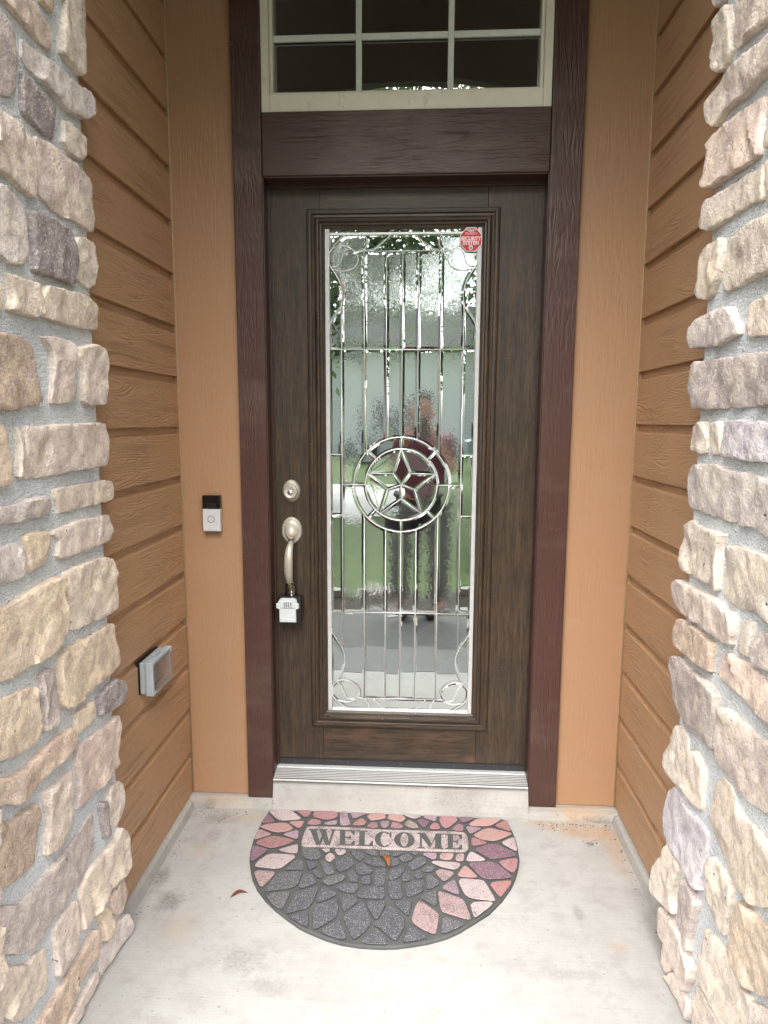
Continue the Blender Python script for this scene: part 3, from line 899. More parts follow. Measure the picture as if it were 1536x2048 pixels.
# ------------------------------------------------------------------ transom window
tw = tag(empty('transom_window', (-.06, .02, HZ1)), 'cream framed transom window with pale grid above the door', 'window')
wx0, wx1, wz0, wz1 = TL1 + .0015, TR0 - .0015, HZ1 + .001, 2.984
gx0, gx1, gz0, gz1 = -.499, .369, 2.444, 2.94
for nm, x, z in (('window_frame', (wx0, gx0), (wz0, wz1)), ('window_frame', (gx1, wx1), (wz0, wz1)), ('window_frame', (gx0 + .0004, gx1 - .0004), (wz0, gz0)), ('window_frame', (gx0 + .0004, gx1 - .0004), (gz1, wz1))):
    box(nm, x, (-.012, .034), z, M_CREAM, tw, .002)
for nm, x, z in (('inner_bead', (gx0 + .0005, gx0 + .010), (gz0 + .0005, gz1)), ('inner_bead', (gx1 - .010, gx1 - .0005), (gz0 + .0005, gz1)), ('inner_bead', (gx0 + .0105, gx1 - .0105), (gz0 + .0005, gz0 + .010))):
    box(nm, x, (.002, .034), z, M_CREAM, tw, .0015)
yy = .036
cols_ = [gx0, -.2145, .0795, gx1]
rows_ = [gz0, 2.624, gz1]
for x in cols_[1:3]: box('muntin', (x - .0095, x + .0095), (yy - .014, yy - .003), (gz0, gz1), M_MUNTIN, tw, .002)
for i in range(3): box('muntin', (cols_[i] + (.0098 if i else 0), cols_[i + 1] - (.0098 if i < 2 else 0)), (yy - .0135, yy - .0035), (2.6145, 2.6335), M_MUNTIN, tw, .002)
for i in range(3):
    for j in range(2):
        tx, tz = random.uniform(-.0008, .0008), random.uniform(-.0008, .0008)
        meshobj('pane', [(cols_[i], yy, rows_[j]), (cols_[i + 1], yy + tx, rows_[j]), (cols_[i + 1], yy + tx + tz, rows_[j + 1]), (cols_[i], yy + tz, rows_[j + 1])], [(0, 1, 2, 3)], M_TRANSOM, tw)

# ------------------------------------------------------------------ stone pillars
PAL = {'T': (190, 176, 156), 'L': (206, 194, 176), 'P': (180, 166, 153), 'M': (156, 145, 139), 'D': (124, 115, 116), 'G': (168, 160, 153), 'Y': (202, 181, 150), 'B': (164, 142, 120), 'R': (172, 152, 138), 'U': (160, 157, 164)}
def stone(name, poly, P3, parent, col, H=.015, rough=.004, skirt=.055):
    """poly: 2D outline (u, v); P3(u, v, h) -> world. A quarry-faced stone: broken facets, chipped arrises."""
    p = inset(ccw(poly), .0022)
    p = chaikin(p, .12)
    p = resample(p, .009)
    sd = Vector((random.uniform(0, 90), random.uniform(0, 90), random.uniform(0, 90)))
    nz = lambda q, f: noise.noise(Vector((q.x * f, q.y * f, 0)) + sd)
    p = [q + Vector((nz(q, 40), noise.noise(Vector((q.y * 40, q.x * 40, 7)) + sd))) * .0030 + Vector((nz(q, 130), noise.noise(Vector((q.y * 130, q.x * 130, 3)) + sd))) * .0020 for q in p]
    a = abs(area2(p)); inr = 2 * a / perim(p)
    o1, o2 = min(.0010, inr * .06), min(.0042, inr * .2)
    r1, r2 = inset(p, o1), inset(p, o2)
    cen = sum(p, Vector((0, 0))) / len(p)
    tilt = Vector((random.uniform(-1, 1), random.uniform(-1, 1))) * .05
    cells = []
    for k in range(max(2, int(a / .0016))):
        c = p[random.randrange(len(p))].lerp(cen, random.random() ** .6)
        cells.append((c, Vector((random.gauss(0, .075), random.gauss(0, .075))), random.gauss(0, .0014)))
    def hh(q):
        ds = sorted(((q - c).length, i) for i, (c, _, _) in enumerate(cells))
        d0, i0 = ds[0]; d1, i1 = ds[1]
        f0 = (q - cells[i0][0]).dot(cells[i0][1]) + cells[i0][2]
        f1 = (q - cells[i1][0]).dot(cells[i1][1]) + cells[i1][2]
        t = min(1, (d1 - d0) / .012)
        x = f0 * (.5 + .5 * t) + f1 * (.5 - .5 * t)
        x = max(-.006, min(.007, x))
        x += (q - cen).dot(tilt) + rough * (.7 * nz(q, 14) + .5 * nz(q, 38) + .4 * nz(q, 90))
        return max(.002, H + x)
    v = [P3(q.x, q.y, -skirt) for q in p]
    v += [P3(q.x, q.y, hh(q) * (.62 + .30 * nz(q, 50))) for q in p]
    v += [P3(q.x, q.y, hh(q) * (.90 + .08 * nz(q, 70))) for q in r1]
    v += [P3(q.x, q.y, hh(q)) for q in r2]
    n = len(p)
    f = []
    for k in range(3):
        for i in range(n): f.append((k * n + i, k * n + (i + 1) % n, (k + 1) * n + (i + 1) % n, (k + 1) * n + i))
    g = max(.0080, math.sqrt(a / 300))
    xs = [q.x for q in r2]; ys = [q.y for q in r2]
    pts = list(r2)
    y = min(ys) + g * .5
    while y < max(ys):
        x = min(xs) + g * .5
        while x < max(xs):
            q = Vector((x + random.uniform(-.3, .3) * g, y + random.uniform(-.3, .3) * g))
            if inpoly(r2, q) and min(segdist(q, r2[i - 1], r2[i]) for i in range(n)) > g * .45: pts.append(q)
            x += g
        y += g
    cv, ce, cf, ovt, _, _ = delaunay_2d_cdt(pts, [(i, (i + 1) % n) for i in range(n)], [], 0, 1e-6)
    idx = []
    for i, q in enumerate(cv):
        k = [j for j in ovt[i] if j < n]
        if k: idx.append(3 * n + k[0])
        else: idx.append(len(v)); v.append(P3(q.x, q.y, hh(q)))
    for t in cf:
        if inpoly(r2, (cv[t[0]] + cv[t[1]] + cv[t[2]]) / 3): f.append(tuple(idx[i] for i in t))
    o = meshobj(name, v, f, M_STONE, parent, True)
    b_ = bmesh.new(); b_.from_mesh(o.data); bmesh.ops.recalc_face_normals(b_, faces=b_.faces); b_.to_mesh(o.data); b_.free()
    o.data.set_sharp_from_angle(angle=R(32))
    j = random.uniform(.9, 1.1)
    cl = lin(PAL[col]); gy = sum(cl) / 3
    cl = [(x * .66 + gy * .34) * j * 1.90 * k for x, k in zip(cl, (1.0, 1.012, 1.03))]
    mx = min(1, .80 / max(cl))
    o.color = (*[x * mx for x in cl], 1)
    return o
LEFT = [
 ((0, 0, 5.12), [
  ('M', [(-150, 20), (0, 105), (60, 190), (130, 330), (165, 560), (190, 900), (180, 960), (90, 1010), (0, 980), (-150, 960)]),
  ('R', [(-40, -60), (300, -40), (470, 230), (525, 330), (530, 545), (420, 460), (250, 260), (60, 40)]),
  ('Y', [(390, -60), (560, -60), (545, 130), (500, 120), (420, 30)]),
  ('L', [(660, -60), (850, -60), (870, 120), (880, 740), (820, 800), (700, 640), (610, 540), (620, 320), (655, 180)]),
  ('G', [(230, 385), (330, 460), (500, 590), (650, 720), (800, 860), (890, 920), (940, 1020), (940, 1180), (870, 1240), (700, 1140), (560, 1010), (430, 850), (280, 690), (225, 560)]),
  ('D', [(215, 720), (300, 790), (430, 930), (560, 1080), (565, 1300), (560, 1450), (430, 1370), (300, 1240), (220, 1130)]),
  ('L', [(655, 1215), (720, 1230), (780, 1310), (885, 1400), (890, 1590), (835, 1670), (700, 1570), (630, 1450), (655, 1370)]),
  ('P', [(-120, 1060), (0, 1105), (120, 1200), (240, 1300), (340, 1400), (360, 1600), (380, 1850), (330, 2040), (200, 1950), (90, 1840), (0, 1760), (-120, 1700)]),
  ('P', [(350, 1385), (480, 1430), (620, 1570), (760, 1650), (860, 1740), (950, 1850), (965, 2060), (985, 2230), (970, 2385), (920, 2390), (800, 2290), (640, 2230), (540, 2150), (430, 2050), (380, 1960), (400, 1750), (380, 1560)])]),
 ((0, 400, 5.12), [
  ('G', [(-120, -180), (0, -190), (140, -90), (240, 20), (265, 200), (290, 420), (320, 600), (205, 680), (60, 640), (0, 580), (-120, 560)]),
  ('D', [(290, 85), (400, 120), (560, 190), (730, 300), (765, 480), (785, 650), (770, 760), (740, 895), (600, 830), (440, 780), (330, 730), (345, 600), (320, 400), (310, 250)]),
  ('L', [(785, 370), (840, 365), (960, 440), (980, 600), (990, 680), (970, 770), (980, 880), (930, 915), (860, 895), (770, 800), (785, 600), (765, 450)]),
  ('T', [(45, 720), (160, 770), (370, 830), (390, 950), (420, 1130), (440, 1190), (320, 1225), (200, 1170), (70, 1130), (110, 1020), (80, 850)]),
  ('T', [(-120, 820), (10, 830), (20, 1140), (-120, 1150)]),
  ('T', [(445, 850), (600, 890), (760, 930), (890, 980), (1000, 1070), (1005, 1250), (995, 1340), (850, 1330), (650, 1280), (450, 1220), (430, 1190), (425, 1000)]),
  ('B', [(-140, 1330), (0, 1340), (170, 1370), (300, 1430), (370, 1550), (400, 1850), (430, 2050), (425, 2080), (350, 2120), (180, 2155), (0, 2160), (-140, 2160)]),
  ('P', [(410, 1375), (540, 1390), (690, 1420), (740, 1470), (745, 1700), (770, 1950), (760, 2050), (720, 2090), (530, 2100), (520, 2000), (540, 1750), (510, 1550)]),
  ('P', [(790, 1490), (930, 1460), (1030, 1510), (1070, 1640), (1070, 2050), (1060, 2110), (900, 2110), (840, 2080), (830, 1950), (845, 1800), (800, 1600)])]),
 ((0, 800, 5.12), [
  ('P', [(240, 260), (500, 250), (760, 230), (1050, 225), (1090, 320), (1110, 450), (1105, 600), (1090, 680), (900, 720), (700, 750), (450, 800), (250, 835), (240, 600)]),
  ('L', [(150, 255), (195, 270), (232, 380), (238, 550), (222, 790), (165, 820), (190, 700), (180, 480)]),
  ('Y', [(-140, 230), (0, 250), (55, 320), (95, 450), (110, 700), (115, 850), (60, 890), (0, 910), (-140, 930)]),
  ('T', [(560, 900), (800, 860), (1050, 820), (1170, 810), (1190, 920), (1185, 1020), (1060, 1060), (850, 1110), (610, 1175), (590, 1100), (550, 980)]),
  ('M', [(-140, 1120), (0, 1080), (150, 1060), (330, 990), (480, 965), (500, 1050), (510, 1150), (400, 1210), (200, 1260), (0, 1310), (-140, 1340)]),
  ('P', [(540, 1330), (700, 1260), (850, 1210), (1000, 1190), (1120, 1165), (1145, 1250), (1165, 1350), (1120, 1450), (1000, 1500), (800, 1580), (600, 1640), (570, 1600), (600, 1450), (530, 1380)]),
  ('Y', [(230, 1400), (330, 1340), (480, 1330), (525, 1390), (495, 1550), (490, 1670), (380, 1730), (290, 1775), (280, 1560)]),
  ('G', [(-120, 1540), (0, 1510), (140, 1450), (215, 1460), (255, 1580), (270, 1800), (170, 1870), (0, 1895), (-120, 1910)]),
  ('Y', [(-160, 2080), (0, 2120), (170, 2040), (280, 1960), (450, 1860), (600, 1785), (640, 1820), (630, 2000), (650, 2250), (640, 2400), (560, 2560), (400, 2680), (200, 2800), (120, 2880), (0, 2900), (-160, 2930)]),
  ('T', [(660, 1760), (760, 1700), (940, 1630), (1060, 1595), (1150, 1610), (1180, 1750), (1200, 2050), (1190, 2140), (1110, 2210), (930, 2290), (780, 2370), (700, 2370), (690, 2200), (660, 1900)])]),
 ((0, 1200, 5.12), [
  ('Y', [(610, 560), (700, 480), (900, 370), (1050, 290), (1160, 220), (1185, 260), (1200, 420), (1225, 560), (1225, 660), (1130, 770), (950, 900), (860, 1000), (740, 1100), (650, 1130), (610, 1060), (595, 900), (580, 680)]),
  ('M', [(395, 770), (520, 665), (555, 770), (585, 950), (585, 1200), (560, 1290), (440, 1380), (430, 1150), (410, 900)]),
  ('Y', [(-150, 1010), (0, 1005), (170, 940), (350, 870), (385, 900), (385, 1100), (408, 1300), (390, 1430), (280, 1540), (120, 1620), (0, 1650), (-150, 1660)]),
  ('D', [(1010, 960), (1090, 880), (1190, 785), (1265, 840), (1270, 950), (1230, 1070), (1100, 1160), (1000, 1200), (1010, 1110), (990, 1020)]),
  ('Y', [(780, 1150), (870, 1080), (945, 1015), (970, 1110), (970, 1210), (880, 1320), (775, 1410), (772, 1340), (780, 1230)]),
  ('B', [(-140, 1800), (0, 1810), (130, 1790), (260, 1710), (390, 1570), (560, 1410), (735, 1280), (758, 1400), (745, 1530), (640, 1640), (500, 1760), (350, 1940), (230, 2080), (130, 2110), (0, 2120), (-140, 2120)]),
  ('R', [(780, 1540), (850, 1460), (1000, 1350), (1200, 1170), (1235, 1260), (1235, 1420), (1220, 1560), (1235, 1680), (1165, 1770), (1050, 1890), (950, 1990), (830, 2130), (790, 2150), (800, 1850), (765, 1640)])]),
 ((0, 1600, 4.57), [
  ('T', [(400, -70), (540, -180), (640, -290), (650, -30), (660, 100), (650, 230), (560, 400), (480, 490), (415, 525), (415, 400), (435, 200), (405, 20)]),
  ('D', [(905, 20), (972, 0), (1000, 300), (955, 380), (930, 250)]),
  ('L', [(985, 10), (1000, -120), (1080, -180), (1130, -150), (1140, 60), (1130, 100), (1090, 230), (1015, 300), (1003, 180)]),
  ('B', [(-140, 190), (0, 170), (100, 200), (190, 110), (330, 15), (375, 100), (370, 350), (350, 590), (240, 690), (100, 780), (0, 830), (-140, 850)]),
  ('M', [(-140, 960), (0, 965), (180, 930), (270, 850), (400, 690), (520, 560), (700, 340), (860, 85), (875, 220), (885, 400), (830, 520), (740, 720), (640, 880), (590, 960), (450, 1150), (330, 1360), (230, 1420), (0, 1430), (-140, 1430)]),
  ('T', [(735, 780), (830, 600), (960, 480), (1060, 330), (1100, 240), (1160, 290), (1170, 450), (1165, 610), (1090, 720), (960, 870), (870, 1050), (780, 1160), (740, 1190), (735, 1000)]),
  ('R', [(1020, 880), (1070, 780), (1120, 680), (1155, 760), (1165, 840), (1130, 980), (1060, 1065), (1030, 1060), (1010, 960)]),
  ('Y', [(890, 1060), (960, 945), (1010, 1000), (1025, 1100), (1010, 1200), (940, 1320), (925, 1200)]),
  ('P', [(490, 1190), (580, 1040), (690, 900), (725, 960), (725, 1230), (690, 1380), (610, 1520), (560, 1620), (510, 1630), (520, 1560), (500, 1350)]),
  ('G', [(925, 1400), (1000, 1240), (1080, 1110), (1140, 1020), (1185, 1100), (1190, 1230), (1140, 1400), (1100, 1530), (1010, 1630), (980, 1760), (945, 1790), (920, 1560)]),
  ('T', [(-140, 1500), (0, 1505), (250, 1500), (330, 1400), (420, 1340), (440, 1500), (440, 1750), (330, 1870), (230, 2020), (100, 2050), (0, 1990), (-140, 1990)]),
  ('B', [(330, 2060), (420, 1920), (530, 1740), (680, 1500), (780, 1320), (870, 1155), (890, 1250), (880, 1430), (780, 1600), (690, 1780), (580, 2040), (520, 2180), (330, 2260)]),
  ('P', [(600, 2030), (680, 1900), (790, 1720), (890, 1530), (915, 1640), (940, 1800), (910, 1900), (880, 2010), (850, 2120), (720, 2270), (570, 2240)]),
  ('T', [(-140, 2120), (100, 2120), (250, 2060), (290, 2120), (180, 2300), (-140, 2300)])])]
RIGHT = [
 ((1286, 0, 5.12), [
  ('G', [(735, -60), (850, -60), (815, 40), (780, 90), (750, 60)]),
  ('L', [(880, 25), (800, 100), (730, 200), (715, 300), (735, 430), (720, 600), (740, 720), (780, 755), (830, 720), (900, 610), (930, 500), (920, 300), (900, 150)]),
  ('P', [(1000, -60), (1400, -60), (1400, 130), (1170, 310), (1050, 430), (960, 520), (945, 480), (970, 200)]),
  ('P', [(1330, 330), (1250, 400), (1100, 510), (900, 690), (800, 830), (720, 920), (650, 1040), (645, 1120), (680, 1290), (760, 1310), (870, 1130), (1000, 1030), (1150, 890), (1290, 740), (1420, 640), (1420, 270)]),
  ('R', [(1240, 960), (1130, 1040), (1000, 1140), (830, 1270), (720, 1380), (665, 1480), (690, 1600), (670, 1750), (640, 1870), (670, 1950), (720, 1940), (860, 1830), (1000, 1740), (1150, 1640), (1210, 1580), (1210, 1300), (1230, 1100)]),
  ('L', [(1265, 1330), (1420, 1200), (1420, 1450), (1270, 1560)]),
  ('L', [(1235, 1670), (1150, 1710), (900, 1880), (740, 2000), (640, 2100), (640, 2200), (610, 2340), (640, 2370), (700, 2375), (800, 2300), (950, 2190), (1130, 2090), (1245, 2040), (1235, 1850)]),
  ('T', [(1275, 1640), (1420, 1560), (1420, 1960), (1275, 2000)])]),
 ((1286, 400, 5.12), [
  ('T', [(820, 370), (720, 420), (640, 480), (595, 560), (585, 650), (580, 830), (555, 930), (580, 1020), (650, 1040), (720, 970), (760, 870), (800, 700), (825, 520)]),
  ('L', [(870, 380), (980, 310), (1130, 210), (1290, 130), (1420, 70), (1420, 700), (1280, 750), (1150, 810), (980, 900), (840, 940), (820, 890), (835, 700), (855, 560)]),
  ('G', [(920, 1075), (830, 1090), (650, 1150), (540, 1220), (490, 1330), (475, 1450), (500, 1540), (700, 1500), (780, 1510), (900, 1420), (1000, 1390), (1010, 1270), (960, 1210)]),
  ('T', [(1100, 1030), (1250, 960), (1420, 900), (1420, 1390), (1270, 1400), (1120, 1420), (1060, 1350), (1070, 1180)]),
  ('M', [(560, 1650), (700, 1620), (900, 1600), (1100, 1560), (1420, 1530), (1420, 2090), (1250, 2120), (1000, 2140), (700, 2150), (540, 2150), (515, 2040), (510, 1850)])]),
 ((1286, 800, 5.12), [
  ('L', [(590, 210), (520, 270), (490, 360), (480, 510), (560, 555), (640, 560), (658, 480), (640, 300), (645, 215)]),
  ('L', [(700, 215), (795, 205), (795, 400), (775, 580), (700, 560), (680, 470)]),
  ('U', [(818, 210), (950, 190), (1150, 200), (1420, 230), (1420, 680), (1270, 655), (1000, 620), (850, 590), (805, 560), (822, 380)]),
  ('G', [(490, 640), (700, 650), (900, 700), (1100, 740), (1210, 780), (1280, 830), (1420, 860), (1420, 1460), (1270, 1420), (1150, 1330), (900, 1260), (700, 1190), (600, 1140), (480, 1130), (435, 1050), (425, 780)]),
  ('L', [(490, 1215), (550, 1270), (700, 1320), (840, 1360), (800, 1500), (785, 1750), (775, 1970), (700, 1910), (580, 1840), (450, 1780), (400, 1740), (365, 1650), (390, 1450), (385, 1280)]),
  ('L', [(870, 1470), (1000, 1490), (1150, 1540), (1420, 1640), (1420, 2400), (1280, 2280), (1200, 2210), (1150, 2180), (1000, 2150), (860, 2070), (800, 2010), (810, 1750)]),
  ('P', [(360, 1820), (460, 1880), (600, 1950), (780, 2040), (850, 2130), (920, 2160), (960, 2260), (940, 2380), (910, 2530), (820, 2500), (760, 2450), (650, 2350), (480, 2250), (400, 2200), (320, 2110), (300, 1980), (300, 1880)])]),
 ((1286, 1200, 5.12), [
  ('B', [(360, 175), (450, 220), (600, 320), (730, 450), (710, 600), (700, 760), (600, 690), (480, 600), (360, 490), (330, 390), (350, 270)]),
  ('L', [(1030, 180), (1130, 230), (1110, 400), (1090, 610), (1040, 580), (960, 520), (975, 400)]),
  ('M', [(1210, 310), (1420, 330), (1420, 840), (1270, 740), (1170, 700), (1110, 570), (1140, 440)]),
  ('R', [(780, 520), (900, 550), (1030, 620), (1180, 740), (1280, 880), (1420, 990), (1420, 1360), (1270, 1260), (1150, 1150), (1000, 1000), (880, 900), (770, 810), (755, 700)]),
  ('M', [(300, 565), (380, 570), (470, 670), (600, 770), (700, 870), (770, 970), (755, 1100), (745, 1300), (725, 1560), (640, 1480), (520, 1380), (400, 1260), (320, 1120), (285, 1000), (300, 830), (280, 680)]),
  ('P', [(820, 1070), (930, 1150), (1050, 1260), (1180, 1390), (1300, 1490), (1420, 1570), (1420, 2260), (1250, 2200), (1100, 2120), (980, 2000), (870, 1850), (770, 1710), (745, 1640), (765, 1400), (785, 1200)]),
  ('L', [(320, 1285), (380, 1270), (450, 1430), (455, 1600), (428, 1780), (415, 1960), (330, 1890), (250, 1790), (225, 1650), (215, 1570), (270, 1430)]),
  ('T', [(480, 1545), (540, 1530), (590, 1640), (635, 1760), (620, 1950), (600, 2150), (560, 2140), (490, 2060), (455, 1950), (465, 1750)])]),
 ((1286, 1600, 4.572), [
  ('T', [(605, -60), (640, -170), (700, -220), (780, -150), (840, 30), (920, 150), (1030, 250), (1140, 400), (1260, 540), (1260, 1010), (1100, 1000), (1000, 960), (880, 820), (760, 610), (680, 450), (600, 260), (590, 150)]),
  ('U', [(190, 0), (210, -100), (260, -130), (310, -60), (420, 60), (520, 200), (590, 290), (580, 450), (550, 600), (545, 720), (535, 850), (480, 800), (420, 680), (330, 540), (250, 440), (190, 290), (180, 150)]),
  ('L', [(240, 385), (290, 500), (350, 640), (300, 770), (270, 900), (300, 1060), (230, 1020), (170, 920), (120, 830), (110, 740), (120, 620), (180, 500)]),
  ('M', [(400, 690), (460, 800), (520, 960), (490, 1060), (450, 1250), (435, 1420), (380, 1300), (330, 1130), (320, 1000), (350, 800)]),
  ('L', [(630, 495), (720, 620), (820, 800), (825, 880), (790, 1050), (745, 1260), (700, 1200), (640, 1080), (555, 900), (555, 780), (590, 600)]),
  ('P', [(180, 960), (240, 1050), (330, 1180), (400, 1400), (480, 1560), (460, 1660), (400, 1780), (330, 1640), (270, 1480), (200, 1300), (160, 1180), (165, 1050)]),
  ('P', [(190, 1280), (225, 1360), (285, 1540), (230, 1600), (200, 1720), (165, 1700), (170, 1500)]),
  ('Y', [(880, 900), (960, 970), (1050, 1080), (1140, 1120), (1260, 1160), (1260, 1850), (1130, 1820), (1000, 1770), (900, 1660), (800, 1480), (760, 1330), (795, 1150), (845, 980)]),
  ('L', [(570, 1150), (640, 1230), (720, 1340), (800, 1520), (900, 1700), (1000, 1820), (1140, 1910), (1260, 1960), (1260, 2250), (800, 2250), (700, 2000), (600, 1800), (530, 1620), (530, 1450), (560, 1300)]),
  ('P', [(290, 1560), (350, 1680), (420, 1850), (430, 1960), (400, 2100), (350, 2150), (250, 2080), (215, 1950), (205, 1750), (240, 1600)]),
  ('P', [(500, 1660), (580, 1770), (660, 1920), (750, 2100), (780, 2230), (450, 2200), (440, 2100), (460, 1900)])])]
PFRONT = -1.42
def fill(regs, P3, parent, rng, u_of, u1, z0, z1, col='TTPMLGYBRLTY'):
    z = z0
    while z < z1 - .05:
        h = rng.uniform(.07, .17)
        u = u_of(z + h / 2)
        while u < u1 - .05:
            ww = min(rng.uniform(.10, .30), u1 - u)
            if u1 - u - ww < .06: ww = u1 - u
            j = lambda: rng.uniform(-.008, .008)
            g = .008
            poly = [(u + g + j(), z + g + j()), (u + ww - g + j(), z + g + j()), (u + ww - g + j(), z + h - g + j()), (u + g + j(), z + h - g + j())]
            stone('stone', poly, P3, parent, rng.choice(col))
            u += ww
        z += h
def pillar(side):
    rng = random.Random(3 if side == 'left' else 5)
    s = 1 if side == 'left' else -1
    XF = -.790 if s > 0 else .640           # outer face of the stones
    XM = XF - s * .014                      # mortar face
    YB = -.640 if s > 0 else -.640
    XO = XF - s * .60
    root = tag(empty('stone_pillar', ((XF + XO) / 2, -1.0, 0)), 'stone veneer pillar with grey mortar on the %s edge of the porch' % side, 'pillar')
    x0, x1 = sorted((XM, XO + s * .03))
    bm = bmesh.new(); add_box(bm, (x0, x1), (PFRONT + .014, YB - .014), (-.28, 2.885), .006)
    bmobj('mortar_bed', bm, M_MORTAR, root)
    # inner face: (u, v) = (depth from the back edge, height)
    def P3(u, v, h): return Vector((XM + s * h, YB - u, v))
    for (ox, oy, k), ps in (LEFT if s > 0 else RIGHT):
        for col, pts in ps:
            w3 = [onX(ox + a / k, oy + b / k, XF - s * .006) for a, b in pts]
            poly = [(YB - q.y, max(q.z, .003)) for q in w3]
            stone('stone', poly, P3, root, col, H=rng.uniform(.010, .018))
    if s > 0:
        lim = lambda z: .53 if z < .25 else max(.375, .56 - .09 * z)
    else:
        lim = lambda z: .56 if z < .25 else max(.37, .56 - .10 * z)
    ud = YB - PFRONT
    fill(None, P3, root, rng, lambda z: lim(z), ud - .01, -.02, 2.30)
    fill(None, P3, root, rng, lambda z: .0, ud - .01, 2.32, 2.88)
    # street face
    def P3f(u, v, h): return Vector((XF - s * u, PFRONT + .014 - h, v))
    fill(None, P3f, root, rng, lambda z: .0, .59, -.18, 2.88, 'TPMLYBT')
    return root
pillar('left'); pillar('right')

M_SOFFIT = plain('soffit_paint', (.62, .58, .53), .8)
# porch ceiling and arched front beam above the pillars
tag(box('porch_ceiling', (-1.5, 1.4), (PFRONT + .12, .20), (CEIL + .001, CEIL + .12), M_SOFFIT), 'tan porch ceiling above the door', None, None, 'structure')
M_SHING = plain('brown_shingle', (.10, .085, .075), .9)
bm = bmesh.new()
rp = [(-6, PFRONT - .10, 4.42), (6, PFRONT - .10, 4.42), (6, 7, 6.9), (-6, 7, 6.9)]
va = [bm.verts.new(p) for p in rp]; vb = [bm.verts.new((p[0], p[1], p[2] + .12)) for p in rp]
bm.faces.new(va); bm.faces.new(vb)
for i in range(4): bm.faces.new((va[i], va[(i + 1) % 4], vb[(i + 1) % 4], vb[i]))
tag(bmobj('house_roof', bm, M_SHING), 'brown shingle roof of the house over the porch', None, None, 'structure')
hw = tag(empty('house_front', (0, .3, -.3)), 'tan house front either side of the stone pillars', 'wall')
box('front_wall', (-6, -1.40), (-1.0, -.85), (-.3, 4.6), M_TAN, hw)
box('front_wall', (1.26, 6), (-1.0, -.85), (-.3, 4.6), M_TAN, hw)
box('back_wall_panel', (-6, 6), (6.8, 7), (-.3, 6.8), M_TAN, hw)
box('end_wall', (-6.1, -5.9), (-.84, 6.79), (-.3, 4.3), M_TAN, hw)
box('end_wall', (5.9, 6.1), (-.84, 6.79), (-.3, 4.3), M_TAN, hw)
pts = []
N = 28
xa, xb = -.80, .65
for i in range(N + 1):
    t = i / N
    pts.append((xa + (xb - xa) * t, 2.91 + .235 * math.sqrt(max(0, 1 - (2 * t - 1) ** 2))))
outl = [(-1.5, 2.89), (xa, 2.89)] + pts + [(xb, 2.89), (1.4, 2.89), (1.4, 4.4), (-1.5, 4.4)]
n = len(outl)
M_ARCH = plain('grey_stucco', (.13, .12, .11), .9)
o = meshobj('arched_beam', [(a, PFRONT + .01, b) for a, b in outl] + [(a, PFRONT + .07, b) for a, b in outl], [(i, (i + 1) % n, n + (i + 1) % n, n + i) for i in range(n)] + [tuple(range(n))[::-1], tuple(range(n, 2 * n))], M_ARCH)
tag(o, 'grey stucco arch over the porch opening', 'arch')
o.data.materials.append(plain('beam_inner', (.30, .29, .275), .8))
o.data.polygons[n + 1].material_index = 1

# ------------------------------------------------------------------ door mat
ZM = .010
mat_ = tag(empty('door_mat', (-.11, -.35, .001)), 'half-round rubber welcome mat with a coloured cobblestone pattern', 'door mat')
K = 5.486
OR = {1: (490, 1610), 2: (760, 1610), 3: (490, 1750), 4: (760, 1750)}
def mp(c, pts, z):
    return [onZ(OR[c][0] + a / K, OR[c][1] + b / K, z) for a, b in pts]
def speckle_mat(name, speck):
    g = G(name)
    o = g.n('ObjectInfo')
    v = g.coord()
    rn = g.rnd()
    fine = g.noise(v, 420, 2, .6)
    mid = g.noise(v, 32, 4, .6, w=rn)
    base = o.outputs['Color']
    c = g.mix(g.ramp(mid, [(.35, .0), (.65, .5)]), base, g.mix(1.0, base, (1.14, 1.03, .98), 'MULTIPLY'))
    c = g.mix(g.ramp(mid, [(.3, .45), (.45, 0.0)]), c, g.mix(1.0, base, (.72, .66, .74), 'MULTIPLY'))
    wear = g.math('ADD', g.math('SUBTRACT', fine, .62), g.math('ADD', g.math('MULTIPLY', o.outputs['Alpha'], .42), g.math('MULTIPLY_ADD', mid, .5, -.25)))
    f = g.ramp(wear, [(.0, 0.0), (.08, .85)])
    c = g.mix(f, c, (.058, .061, .070))
    c = g.mix(g.ramp(g.noise(v, 330, 2), [(.56, 0.0), (.64, .6)]), c, (.36, .35, .36))
    return g.out(Base_Color=c, Roughness=.9, Normal=g.bump(fine, .5, .0012))
M_MSTONE = speckle_mat('mat_flock', 1)
g_ = G('mat_rubber')
fi = g_.noise(g_.coord(), 420, 2)
c_ = g_.mix(g_.noise(g_.coord(), 14, 4), (.035, .038, .040), (.10, .102, .096))
c_ = g_.mix(g_.ramp(fi, [(.58, 0.0), (.7, .5)]), c_, (.16, .16, .155))
M_MRUB = g_.out(Base_Color=c_, Roughness=.85, Normal=g_.bump(fi, .5, .001))
outline = mp(1, [(700, 58), (270, 50), (235, 110), (160, 230), (95, 370), (60, 490), (50, 600), (65, 720)], ZM) + mp(3, [(80, 30), (130, 140), (220, 260), (330, 370), (460, 470), (600, 570), (750, 640), (900, 700), (1060, 745), (1250, 775), (1400, 785)], ZM) + mp(4, [(0, 790), (180, 785), (350, 765), (520, 735), (740, 675), (860, 620), (1010, 530), (1200, 410), (1340, 270), (1440, 130), (1490, 20)], ZM) + mp(2, [(1515, 700), (1530, 600), (1515, 500), (1490, 380), (1450, 280), (1400, 180), (1370, 155), (1000, 133), (640, 118), (0, 92)], ZM)
ol = ccw([(q.x, q.y) for q in outline])
oi = inset(ol, .004)
n = len(ol)
